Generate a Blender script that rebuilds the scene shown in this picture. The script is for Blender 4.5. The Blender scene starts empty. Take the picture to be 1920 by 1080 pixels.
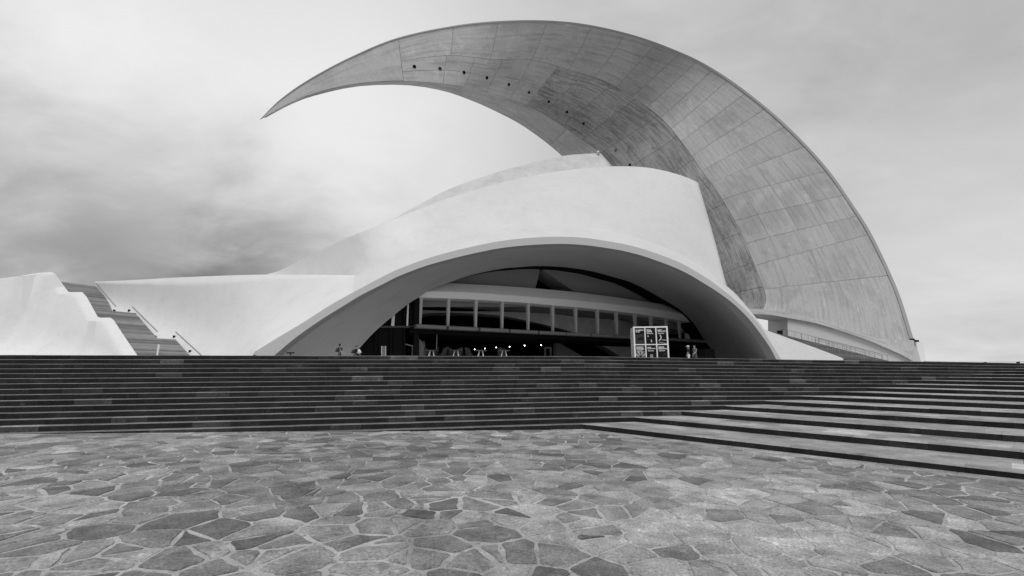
import bpy, bmesh, math, random
import numpy as np
from mathutils import Vector, Matrix
from mathutils.bvhtree import BVHTree
from mathutils import noise as mnoise

random.seed(7)
rng = np.random.default_rng(11)
SC = bpy.context.scene
COL = SC.collection
V = Vector

# ------------------------------------------------------------------ camera
FPX, CX, CY, HOR, EYE = 853.0, 960.0, 540.0, 697.0, 1.764
PITCH = math.atan((HOR - CY) / FPX)
cam_d = bpy.data.cameras.new('camera')
cam = bpy.data.objects.new('camera', cam_d)
COL.objects.link(cam)
cam_d.sensor_width = 36.0
cam_d.lens = FPX / 1920.0 * 36.0
cam_d.clip_start, cam_d.clip_end = 0.1, 8000
cam.location = (0, 0, EYE)
cam.rotation_euler = (math.pi / 2 + PITCH, 0, 0)
SC.camera = cam

# ------------------------------------------------------------------ sky and sun
SUN_EL, SUN_AZ = math.radians(56), math.radians(174)      # azimuth clockwise from +Y
wd = bpy.data.worlds.new('World')
SC.world = wd
wd.use_nodes = True
W = wd.node_tree
W.nodes.clear()


def px_dir(px, py):
    u, v = (px - CX) / FPX, (CY - py) / FPX
    return V((u, math.cos(PITCH) - v * math.sin(PITCH), math.sin(PITCH) + v * math.cos(PITCH))).normalized()


def build_sky():
    N, L = W.nodes, W.links

    def nd(t, **k):
        n = N.new(t)
        for a, b in k.items():
            setattr(n, a, b)
        return n

    def mth(op, a, b=None, c=None, clamp=False):
        n = nd('ShaderNodeMath', operation=op, use_clamp=clamp)
        for i, x in enumerate((a, b, c)):
            if x is None:
                continue
            if isinstance(x, (int, float)):
                n.inputs[i].default_value = x
            else:
                L.new(x, n.inputs[i])
        return n.outputs[0]

    tc = nd('ShaderNodeTexCoord')
    d = tc.outputs['Generated']
    sep = nd('ShaderNodeSeparateXYZ')
    L.new(d, sep.inputs[0])
    zc = mth('ADD', mth('MAXIMUM', sep.outputs[2], 0.0), 0.35)
    cmb = nd('ShaderNodeCombineXYZ')
    L.new(mth('DIVIDE', sep.outputs[0], zc), cmb.inputs[0])
    L.new(mth('DIVIDE', sep.outputs[1], zc), cmb.inputs[1])
    n1 = nd('ShaderNodeTexNoise')
    n1.inputs['Scale'].default_value = 1.5
    n1.inputs['Detail'].default_value = 7
    n1.inputs['Roughness'].default_value = 0.52
    n1.inputs['Distortion'].default_value = 0.5
    mp = nd('ShaderNodeMapping')
    mp.inputs['Location'].default_value = (3.1, 1.7, 0)
    mp.inputs['Scale'].default_value = (0.9, 1.25, 1)
    L.new(cmb.outputs[0], mp.inputs[0])
    L.new(mp.outputs[0], n1.inputs['Vector'])
    n2 = nd('ShaderNodeTexNoise')
    n2.inputs['Scale'].default_value = 3.6
    n2.inputs['Detail'].default_value = 9
    n2.inputs['Roughness'].default_value = 0.6
    n2.inputs['Distortion'].default_value = 0.35
    L.new(mp.outputs[0], n2.inputs['Vector'])

    def bank(px, py, width, warp=0.12):
        """a broad bank of cloud around one direction: 1 at its middle, 0 outside"""
        dd = px_dir(px, py)
        dot = nd('ShaderNodeVectorMath', operation='DOT_PRODUCT')
        L.new(d, dot.inputs[0])
        dot.inputs[1].default_value = dd
        ang = mth('ARCCOSINE', mth('MINIMUM', dot.outputs['Value'], 0.99999))
        a = mth('ADD', ang, mth('MULTIPLY', mth('SUBTRACT', n1.outputs[0], 0.5), warp * 3.2))
        a = mth('ADD', a, mth('MULTIPLY', mth('SUBTRACT', n2.outputs[0], 0.5), warp * 2.4))
        mr = nd('ShaderNodeMapRange', interpolation_type='SMOOTHERSTEP')
        L.new(a, mr.inputs[0])
        mr.inputs[1].default_value = width
        mr.inputs[2].default_value = 0.0
        mr.inputs[3].default_value = 0.0
        mr.inputs[4].default_value = 1.0
        return mr.outputs[0]

    v = mth('ADD', 0.56, mth('MULTIPLY', mth('SUBTRACT', n1.outputs[0], 0.5), 0.42))
    v = mth('ADD', v, mth('MULTIPLY', mth('SUBTRACT', n2.outputs[0], 0.5), 0.30))
    for (px, py, w, amp) in ((420, 60, 0.75, 0.20), (760, 300, 0.50, 0.15), (60, 100, 0.5, 0.10),
                             (240, 440, 0.42, -0.27), (560, 500, 0.28, -0.18), (10, 440, 0.35, -0.06),
                             (1880, 640, 0.5, 0.13), (1425, 600, .25, .12)):
        if amp:
            v = mth('ADD', v, mth('MULTIPLY', bank(px, py, w), amp))
    lowz = nd('ShaderNodeMapRange', interpolation_type='SMOOTHSTEP')
    L.new(sep.outputs[2], lowz.inputs[0])
    lowz.inputs[1].default_value = -0.03
    lowz.inputs[2].default_value = 0.0
    lowz.inputs[3].default_value = 0.3
    lowz.inputs[4].default_value = 1.0
    v = mth('MULTIPLY', v, lowz.outputs[0])
    sky = nd('ShaderNodeTexSky', sky_type='NISHITA')
    sky.sun_disc = False
    sky.sun_elevation = SUN_EL
    sky.sun_rotation = SUN_AZ
    bw = nd('ShaderNodeRGBToBW')
    L.new(sky.outputs[0], bw.inputs[0])
    tot = mth('ADD', mth('MULTIPLY', v, 9.6), mth('MULTIPLY', bw.outputs[0], 0.06))
    bg = nd('ShaderNodeBackground')
    bg.inputs['Strength'].default_value = 0.1
    L.new(tot, bg.inputs['Color'])
    out = nd('ShaderNodeOutputWorld')
    L.new(bg.outputs[0], out.inputs[0])


build_sky()
sun_d = bpy.data.lights.new('sun', 'SUN')
sun_d.energy = 1.5
sun_d.angle = math.radians(25)
sun_d.color = (1, 1, 1)
sun = bpy.data.objects.new('sun', sun_d)
COL.objects.link(sun)
sdir = V((math.sin(SUN_AZ) * math.cos(SUN_EL), math.cos(SUN_AZ) * math.cos(SUN_EL), math.sin(SUN_EL)))
sun.rotation_euler = sdir.to_track_quat('Z', 'Y').to_euler()
sun.location = (-20, -40, 60)

SC.view_settings.view_transform = 'Standard'
SC.view_settings.look = 'None'
SC.view_settings.exposure = 0.0
SC.view_settings.gamma = 1.0
SC.view_settings.use_curve_mapping = False
SC.render.engine = 'CYCLES'
SC.cycles.max_bounces = 8
SC.cycles.diffuse_bounces = 5
SC.cycles.use_denoising = True


# ------------------------------------------------------------------ helpers
def P(px, py, Y):
    """the point of the photograph's line of sight (px, py) that lies Y metres deep"""
    d = px_dir(px, py)
    return V((0, 0, EYE)) + d * (Y / d.y)


def PP(px, py, a, b):
    """the same on the upright plane Y = a + b X"""
    d = px_dir(px, py)
    s = a / (d.y - b * d.x)
    return V((0, 0, EYE)) + d * s


def catmull(p, t):
    n = len(p)
    i = min(max(int(t), 0), n - 2)
    f = t - i
    p1, p2 = p[i], p[i + 1]
    p0 = p[i - 1] if i > 0 else p1 * 2 - p2
    p3 = p[i + 2] if i + 2 < n else p2 * 2 - p1
    return 0.5 * ((2 * p1) + (p2 - p0) * f + (2 * p0 - 5 * p1 + 4 * p2 - p3) * f * f + (3 * p1 - p0 - 3 * p2 + p3) * f ** 3)


def resample(pts, n):
    """n points evenly along a smooth curve through pts (tuples or Vectors of any size)"""
    p = [V(q) if len(q) > 2 else V((q[0], q[1], 0)) for q in pts]
    fine = [catmull(p, i * (len(p) - 1) / (len(p) * 14)) for i in range(len(p) * 14 + 1)]
    cum = [0]
    for a, b in zip(fine, fine[1:]):
        cum.append(cum[-1] + (b - a).length)
    out, j = [], 0
    for k in range(n):
        s = cum[-1] * k / (n - 1)
        while j < len(cum) - 2 and cum[j + 1] < s:
            j += 1
        f = (s - cum[j]) / max(1e-9, cum[j + 1] - cum[j])
        out.append(fine[j].lerp(fine[j + 1], min(1, max(0, f))))
    return out


IN_PLACE = {'cable_fence', 'concert_hall', 'roof_wing', 'wing_foot', 'stair_flight', 'outer_stair'}


def link(name, me, mats, parent=None, smooth=False):
    o = bpy.data.objects.new(name, me)
    COL.objects.link(o)
    for m in (mats if isinstance(mats, (list, tuple)) else [mats]):
        me.materials.append(m)
    if smooth:
        me.polygons.foreach_set('use_smooth', [True] * len(me.polygons))
    if parent:
        o.parent = parent
        if parent.name in IN_PLACE:            # its parts are modelled in world coordinates
            o.location = -parent.location
    return o


def tone(me, val):
    a = me.attributes.new('tone', 'FLOAT', 'FACE')
    if isinstance(val, (int, float)):
        val = [val] * len(me.polygons)
    a.data.foreach_set('value', val)


def mesh_of(name, vs, fs, mi=None, tn=None):
    me = bpy.data.meshes.new(name)
    me.from_pydata([tuple(v) for v in vs], [], fs)
    if mi:
        me.polygons.foreach_set('material_index', mi)
    if tn is not None:
        tone(me, tn)
    me.update()
    return me


def loft(name, rows, mat, parent=None, smooth=True, tn=None, close=False, mi=None, sharp=None):
    """a sheet through rows of points, with UVs in metres (u along the rows, v across)"""
    nr, nc = len(rows), len(rows[0])
    vs = [p for r in rows for p in r]
    fs, uvs = [], []
    us = []
    for r in rows:
        c = [0]
        for a, b in zip(r, r[1:]):
            c.append(c[-1] + (b - a).length)
        us.append(c)
    vv = [0]
    for a, b in zip(rows, rows[1:]):
        vv.append(vv[-1] + sum((y - x).length for x, y in zip(a, b)) / nc)
    mis = []
    for i in range(nr - 1):
        for j in range(nc - 1):
            fs.append((i * nc + j, i * nc + j + 1, (i + 1) * nc + j + 1, (i + 1) * nc + j))
            uvs += [(us[i][j], vv[i]), (us[i][j + 1], vv[i]), (us[i + 1][j + 1], vv[i + 1]), (us[i + 1][j], vv[i + 1])]
            mis.append(mi[i] if mi else 0)
    me = mesh_of(name, vs, fs, mis if mi else None, tn)
    uv = me.uv_layers.new(name='UVMap')
    uv.data.foreach_set('uv', [c for p in uvs for c in p])
    o = link(name, me, mat, parent, smooth)
    if sharp:
        me.set_sharp_from_angle(angle=math.radians(sharp))
    return o


def box_geo(c, ax, ay, az):
    """8 corners, 6 faces of a box with half axes"""
    vs = [c + ax * sx + ay * sy + az * sz for sz in (-1, 1) for sy in (-1, 1) for sx in (-1, 1)]
    fs = [(0, 2, 3, 1), (4, 5, 7, 6), (0, 1, 5, 4), (2, 6, 7, 3), (0, 4, 6, 2), (1, 3, 7, 5)]
    return vs, fs


class MB:
    """collects simple shapes for one mesh"""
    def __init__(self):
        self.v, self.f, self.m = [], [], []

    def add(self, vs, fs, mi=0):
        o = len(self.v)
        self.v += [V(p) for p in vs]
        self.f += [tuple(i + o for i in f) for f in fs]
        self.m += [mi] * len(fs)
        return self

    def box(self, c, size, yaw=0.0, mi=0):
        ca, sa = math.cos(yaw), math.sin(yaw)
        return self.add(*box_geo(V(c), V((ca, sa, 0)) * size[0] / 2, V((-sa, ca, 0)) * size[1] / 2, V((0, 0, size[2] / 2))), mi)

    def tube(self, pts, r, n=8, mi=0, r2=None):
        pts = [V(p) for p in pts]
        rings = []
        for i, p in enumerate(pts):
            d = (pts[min(i + 1, len(pts) - 1)] - pts[max(i - 1, 0)]).normalized()
            a = d.cross(V((0, 0, 1)))
            a = V((1, 0, 0)) if a.length < 1e-3 else a.normalized()
            b = d.cross(a)
            rr = r if r2 is None else r + (r2 - r) * i / (len(pts) - 1)
            rings.append([p + (a * math.cos(2 * math.pi * k / n) + b * math.sin(2 * math.pi * k / n)) * rr for k in range(n)])
        vs = [q for g in rings for q in g]
        fs = []
        for i in range(len(rings) - 1):
            for k in range(n):
                fs.append((i * n + k, i * n + (k + 1) % n, (i + 1) * n + (k + 1) % n, (i + 1) * n + k))
        fs += [tuple(range(n - 1, -1, -1)), tuple((len(rings) - 1) * n + k for k in range(n))]
        return self.add(vs, fs, mi)

    def lathe(self, c, prof, n=12, mi=0, axis=None):
        """prof: list of (radius, height) along axis"""
        q = V((0, 0, 1)).rotation_difference(axis) if axis is not None else None
        vs = []
        for r, h in prof:
            for k in range(n):
                p = V((r * math.cos(2 * math.pi * k / n), r * math.sin(2 * math.pi * k / n), h))
                vs.append(V(c) + (q @ p if q else p))
        fs = []
        for i in range(len(prof) - 1):
            for k in range(n):
                fs.append((i * n + k, i * n + (k + 1) % n, (i + 1) * n + (k + 1) % n, (i + 1) * n + k))
        fs += [tuple(range(n - 1, -1, -1)), tuple((len(prof) - 1) * n + k for k in range(n))]
        return self.add(vs, fs, mi)

    def prism(self, front, back, mi=0):
        n = len(front)
        fs = [tuple(range(n)), tuple(range(2 * n - 1, n - 1, -1))]
        for i in range(n):
            j = (i + 1) % n
            fs.append((j, i, n + i, n + j))
        return self.add(list(front) + list(back), fs, mi)

    def build(self, name, mats, parent=None, smooth=False, tn=None):
        me = mesh_of(name, self.v, self.f, self.m, tn)
        bm = bmesh.new()
        bm.from_mesh(me)
        bmesh.ops.recalc_face_normals(bm, faces=bm.faces)
        bm.to_mesh(me)
        bm.free()
        return link(name, me, mats, parent, smooth)


def thing(name, label, cat, loc=(0, 0, 0), group=None):
    o = bpy.data.objects.new(name, None)
    COL.objects.link(o)
    o.location = loc
    o.empty_display_size = 0.3
    o['label'], o['category'] = label, cat
    if group:
        o['group'] = group
    return o


def tag(o, label, cat, group=None):
    o['label'], o['category'] = label, cat
    if group:
        o['group'] = group
    return o


def structure(o):
    o['kind'] = 'structure'
    return o


def bvh(o):
    me = o.data
    mw = o.matrix_world
    return BVHTree.FromPolygons([v.co.copy() for v in me.vertices], [tuple(p.vertices) for p in me.polygons])


def hit(tree, px, py):
    h = tree.ray_cast(V((0, 0, EYE)), px_dir(px, py))
    return h[0], h[1]


# ------------------------------------------------------------------ materials
def mat(name, base, rough=0.7, var=0.0, scale=1.0, detail=6, spec=0.4, coords='Object', stretch=(1, 1, 1),
        use_tone=False, tone_mix=1.0, bump=0.0, bump_scale=40.0, stains=None, fine=0.0, fine_scale=60.0):
    """Principled surface of one grey: noise mottling, per-piece tone, fine grain, stains and relief"""
    m = bpy.data.materials.new(name)
    m.use_nodes = True
    N, L = m.node_tree.nodes, m.node_tree.links
    bs = N['Principled BSDF']
    bs.inputs['Roughness'].default_value = rough
    bs.inputs['Specular IOR Level'].default_value = spec

    def mth(op, a, b, clamp=False):
        n = N.new('ShaderNodeMath')
        n.operation = op
        n.use_clamp = clamp
        for i, x in enumerate((a, b)):
            if isinstance(x, (int, float)):
                n.inputs[i].default_value = x
            else:
                L.new(x, n.inputs[i])
        return n.outputs[0]

    tc = N.new('ShaderNodeTexCoord')
    mp = N.new('ShaderNodeMapping')
    mp.inputs['Scale'].default_value = stretch
    L.new(tc.outputs[coords], mp.inputs[0])

    def noise(sc, det=6, rough_=0.6, src=None, dist=0.0):
        n = N.new('ShaderNodeTexNoise')
        n.inputs['Scale'].default_value = sc
        n.inputs['Detail'].default_value = det
        n.inputs['Roughness'].default_value = rough_
        n.inputs['Distortion'].default_value = dist
        L.new(src if src is not None else mp.outputs[0], n.inputs['Vector'])
        return n.outputs[0]

    val = base
    if use_tone:
        at = N.new('ShaderNodeAttribute')
        at.attribute_name = 'tone'
        val = mth('MULTIPLY', mth('ADD', 1 - tone_mix, mth('MULTIPLY', at.outputs['Fac'], tone_mix)), base)
    if var:
        k = mth('ADD', 1.0, mth('MULTIPLY', mth('SUBTRACT', noise(scale, detail), 0.5), 2 * var))
        val = mth('MULTIPLY', val, k)
    if fine:
        k = mth('ADD', 1.0, mth('MULTIPLY', mth('SUBTRACT', noise(fine_scale, 4, 0.7, tc.outputs[coords]), 0.5), 2 * fine))
        val = mth('MULTIPLY', val, k)
    for (sc, lo, hi, amt, src_raw) in (stains or []):
        mr = N.new('ShaderNodeMapRange')
        L.new(noise(sc, 7, 0.62, tc.outputs[coords] if src_raw else None, 0.4), mr.inputs[0])
        mr.inputs[1].default_value, mr.inputs[2].default_value = lo, hi
        mr.inputs[3].default_value, mr.inputs[4].default_value = 1.0, 1.0 + amt
        val = mth('MULTIPLY', val, mr.outputs[0])
    if isinstance(val, (int, float)):
        bs.inputs['Base Color'].default_value = (val, val, val, 1)
    else:
        cmb = N.new('ShaderNodeCombineColor')
        for i in range(3):
            L.new(val, cmb.inputs[i])
        L.new(cmb.outputs[0], bs.inputs['Base Color'])
    if bump:
        b = N.new('ShaderNodeBump')
        b.inputs['Strength'].default_value = bump
        b.inputs['Distance'].default_value = 0.02
        L.new(noise(bump_scale, 5, 0.65, tc.outputs[coords]), b.inputs['Height'])
        L.new(b.outputs[0], bs.inputs['Normal'])
    return m


def emit(name, v, strength):
    m = bpy.data.materials.new(name)
    m.use_nodes = True
    bs = m.node_tree.nodes['Principled BSDF']
    bs.inputs['Base Color'].default_value = (v, v, v, 1)
    bs.inputs['Emission Color'].default_value = (1, 1, 1, 1)
    bs.inputs['Emission Strength'].default_value = strength
    return m


M = dict(
    white=mat('white_render', 0.70, 0.42, 0.06, 0.22, stains=[(0.9, 0.5, 0.7, -0.05, True), (0.12, 0.5, 0.62, -0.04, True)], fine=0.07, fine_scale=2.2, spec=0.4, bump=.12, bump_scale=1.2),
    white_tile=mat('white_tile', 0.63, 0.38, 0.08, 0.5, stains=[(0.35, 0.5, 0.6, -0.10, True), (0.8, .58, .64, .07, True)], fine=0.14, fine_scale=2.0),
    white_plain=mat('white_paint', 0.77, 0.5, 0.08, 0.4, stains=[(0.6, 0.55, 0.7, -0.06, True)], fine=.08, fine_scale=3),
    fascia=mat('fascia_concrete', 0.50, 0.7, 0.10, 0.6, coords='UV', stretch=(6, 0.4, 1), fine=0.05, fine_scale=5),
    wing=mat('board_marked_concrete', 0.52, 0.75, 0.19, 1.0, coords='UV', stretch=(0.16, 2.4, 1), use_tone=True,
             stains=[(0.9, 0.50, 0.64, -0.20, False), (0.16, 0.50, 0.62, -0.16, True), (0.45, 0.60, 0.66, 0.14, True)], fine=0.22, fine_scale=2.2),
    wing_worn=mat('stained_concrete', 0.50, 0.8, 0.38, 1.0, coords='UV', stretch=(0.16, 2.4, 1), use_tone=True,
                  stains=[(1.3, 0.46, 0.62, -0.38, False), (0.14, 0.46, 0.60, -0.22, True), (0.5, 0.56, 0.66, -0.25, True), (0.4, 0.655, 0.67, 0.40, True)], fine=0.40, fine_scale=1.8),
    wing_back=mat('joint_concrete', 0.22, 0.9, 0.1, 1.0),
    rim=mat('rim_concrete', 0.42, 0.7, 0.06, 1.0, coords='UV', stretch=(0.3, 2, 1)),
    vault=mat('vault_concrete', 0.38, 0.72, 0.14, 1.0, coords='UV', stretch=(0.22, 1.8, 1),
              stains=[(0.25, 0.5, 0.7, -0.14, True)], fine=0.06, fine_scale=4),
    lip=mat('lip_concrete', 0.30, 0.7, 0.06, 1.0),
    beam=mat('beam_concrete', 0.86, 0.7, 0.07, 0.7, fine=0.04, fine_scale=6),
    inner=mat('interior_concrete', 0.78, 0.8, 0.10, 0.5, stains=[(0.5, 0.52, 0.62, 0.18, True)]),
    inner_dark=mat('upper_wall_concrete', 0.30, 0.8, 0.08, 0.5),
    dark=mat('shade_black', 0.010, 0.95, spec=.05),  # near-black colour stands in for the shade inside the lobby
    wood=mat('dark_timber', 0.012, 0.9, 0.3, 3.0, spec=.08, stretch=(0.4, 0.4, 6)),
    post_concrete=mat('column_concrete', 0.52, 0.7, 0.1, 0.7),
    canopy=mat('canopy_metal', 0.20, 0.5, 0.3, 2.0),
    steel=mat('dark_steel', 0.05, 0.45, 0.1, 5.0),
    post=mat('pale_post', 0.22, 0.6, 0.1, 2.0),
    basalt=mat('basalt_riser', 0.023, 0.8, 0.8, 2.2, spec=.2, use_tone=True, fine=1.0, fine_scale=16, bump=0.5, bump_scale=25,
               stains=[(1.3, 0.58, 0.68, 0.8, True), (5.0, 0.64, 0.68, 1.2, True)]),
    nosing=mat('worn_nosing', 0.15, 0.6, 0.6, 1.5, use_tone=True, tone_mix=.25, fine=0.6, fine_scale=14, spec=.4, stains=[(0.8, 0.5, 0.62, 0.3, True)]),
    tread=mat('worn_tread', 0.33, 0.6, 0.6, 1.3, use_tone=True, tone_mix=.8, fine=0.5, fine_scale=22, bump=0.3, bump_scale=40,
              stains=[(0.8, 0.5, 0.62, 0.35, True), (0.5, 0.52, 0.64, -0.3, True), (3.0, 0.58, 0.66, -0.3, True)], spec=0.4),
    stone=mat('paving_flag', 0.27, 0.7, 1.0, 2.4, use_tone=True, fine=1.25, fine_scale=36, bump=1.0, bump_scale=35, spec=.3,
              stains=[(6.0, 0.57, 0.66, 0.4, True), (3.0, 0.56, 0.66, -0.3, True), (0.45, 0.50, 0.64, 0.10, True), (22.0, 0.66, 0.70, 0.5, True), (11.0, 0.63, 0.70, -0.4, True)]),
    mortar=mat('pale_mortar', 0.56, 0.9, 0.6, 2.5, fine=0.9, fine_scale=60, bump=1.0, bump_scale=90,
               stains=[(0.35, 0.46, 0.62, -0.45, True), (7.0, .58, .66, -.5, True)]),
    terrace=mat('terrace_paving', 0.42, 0.8, 0.15, 0.7),
    ground=mat('ground_earth', 0.15, 0.9, 0.2, 0.05),
    dark_step=mat('dark_step', 0.15, 0.85, 0.6, 1.2, use_tone=True, fine=0.6, fine_scale=6),
    grey_step=mat('grey_step', 0.33, 0.8, 0.25, 1.2, use_tone=True, fine=0.2, fine_scale=12),
    rail=mat('rail_metal', 0.30, 0.4),
    rail_pale=mat('rail_pale', 0.6, 0.4),
    black=mat('black_plastic', 0.010, 0.7, spec=.1),
    frame_white=mat('frame_white', 0.78, 0.4),
    poster_dark=mat('poster_ink', 0.012, 0.8, 0.1, 3.0, spec=.1),
    poster_mid=mat('poster_grey', 0.045, 0.8, 0.15, 3.0, spec=.1),
    poster_lite=mat('poster_light', 0.55, 0.45),
    lamp=emit('lamp_glow', 0.8, 14.0),
    skin=mat('skin', 0.32, 0.55), hair=mat('hair', 0.012, 0.5), shirt_grey=mat('shirt_grey', 0.17, 0.8, 0.2, 12.0),
    shirt_mid=mat('shirt_mid', 0.11, 0.8, 0.3, 14.0), shirt_black=mat('shirt_black', 0.014, 0.8), cloth_white=mat('cloth_white', 0.72, 0.8, 0.06, 9.0),
    jeans=mat('trousers', 0.09, 0.85, 0.15, 10.0), pack=mat('backpack_cloth', 0.035, 0.8, 0.3, 10.0), chair=mat('chair_shell', 0.022, 0.7, spec=.2),
    pale_leg=mat('pale_leg', 0.55, 0.5), rock=mat('rough_stone', 0.20, 0.9, 0.3, 1.6, bump=0.6, bump_scale=6),
)

# ------------------------------------------------------------------ terrain levels
R = 0.15                                   # riser
TM, TS = 0.2796, 1.8                       # tread of the main flight, of the side flight
MD = V((math.cos(0.213), math.sin(0.213), 0))
MN = V((-math.sin(0.213), math.cos(0.213), 0))
SD = V((0.676, -0.737, 0)).normalized()
SN = V((0.737, 0.676, 0)).normalized()
CM, CS = 13.80, 9.90


def crown(x):
    x = max(-26, min(42, x))
    return -0.0047 * (3 - x) if x < 3 else -0.0075 * (x - 3)


def plaza_z(x, y):
    x = max(-30, x)
    return 0.0165 * (1 - x) - 0.012 if x < 1 else -0.012


def tz(x):
    return 16 * R + crown(x) - 0.004


def corner(k):
    a, b = CM + k * TM, CS + k * TS
    det = MN.x * SN.y - MN.y * SN.x
    return V(((a * SN.y - MN.y * b) / det, (MN.x * b - SN.x * a) / det, 0))


# ---- far ground
me = mesh_of('ground', [(-4000, -4000, -0.9), (4000, -4000, -0.9), (4000, 4000, -0.9), (-4000, 4000, -0.9)], [(0, 1, 2, 3)])
structure(link('ground', me, M['ground']))

# ---- terrace (top of the steps, carries the building)
xs = [-60, -40, -26, -20, -14, -8, -3, 3, 8, 14, 20, 26, 32, 42, 60, 120]
rows = []
for yy in (0, 1, 2, 3):
    r = []
    for x in xs:
        y0 = (CM + 16 * TM + 0.3 - MN.x * x) / MN.y
        y = y0 + (0, 30, 90, 400)[yy]
        r.append(V((x * (1 if yy < 2 else 1 + 0.6 * yy), y, tz(x))))
    rows.append(r)
structure(loft('terrace', rows, M['terrace'], smooth=False))

# ---- plaza bed
rows = []
for y in (-30, -8, 0, 4, 8, 12, 16, 20):
    rows.append([V((x, y, plaza_z(x, y) - 0.0)) for x in (-60, -30, -20, -12, -6, -2, 1, 5, 10, 20, 40)])
plaza = structure(loft('plaza', rows, M['mortar'], smooth=False))


# ---- irregular flagstones
def in_plaza(x, y, m=0.0):
    p = V((x, y, 0))
    return MN.dot(p) < CM + 1 * TM - m + 0.25 and SN.dot(p) < CS + 1 * TS - m


def px_of(p):
    r = p - V((0, 0, EYE))
    yc = r.y * math.cos(PITCH) + r.z * math.sin(PITCH)
    zc = -r.y * math.sin(PITCH) + r.z * math.cos(PITCH)
    if yc < 0.05:
        return None
    return CX + FPX * r.x / yc, CY - FPX * zc / yc


def clip(poly, n, c):
    out = []
    for i in range(len(poly)):
        a, b = poly[i], poly[(i + 1) % len(poly)]
        da, db = n[0] * a[0] + n[1] * a[1] - c, n[0] * b[0] + n[1] * b[1] - c
        if da <= 0:
            out.append(a)
        if (da < 0 < db) or (db < 0 < da):
            t = da / (da - db)
            out.append((a[0] + (b[0] - a[0]) * t, a[1] + (b[1] - a[1]) * t))
    return out


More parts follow.
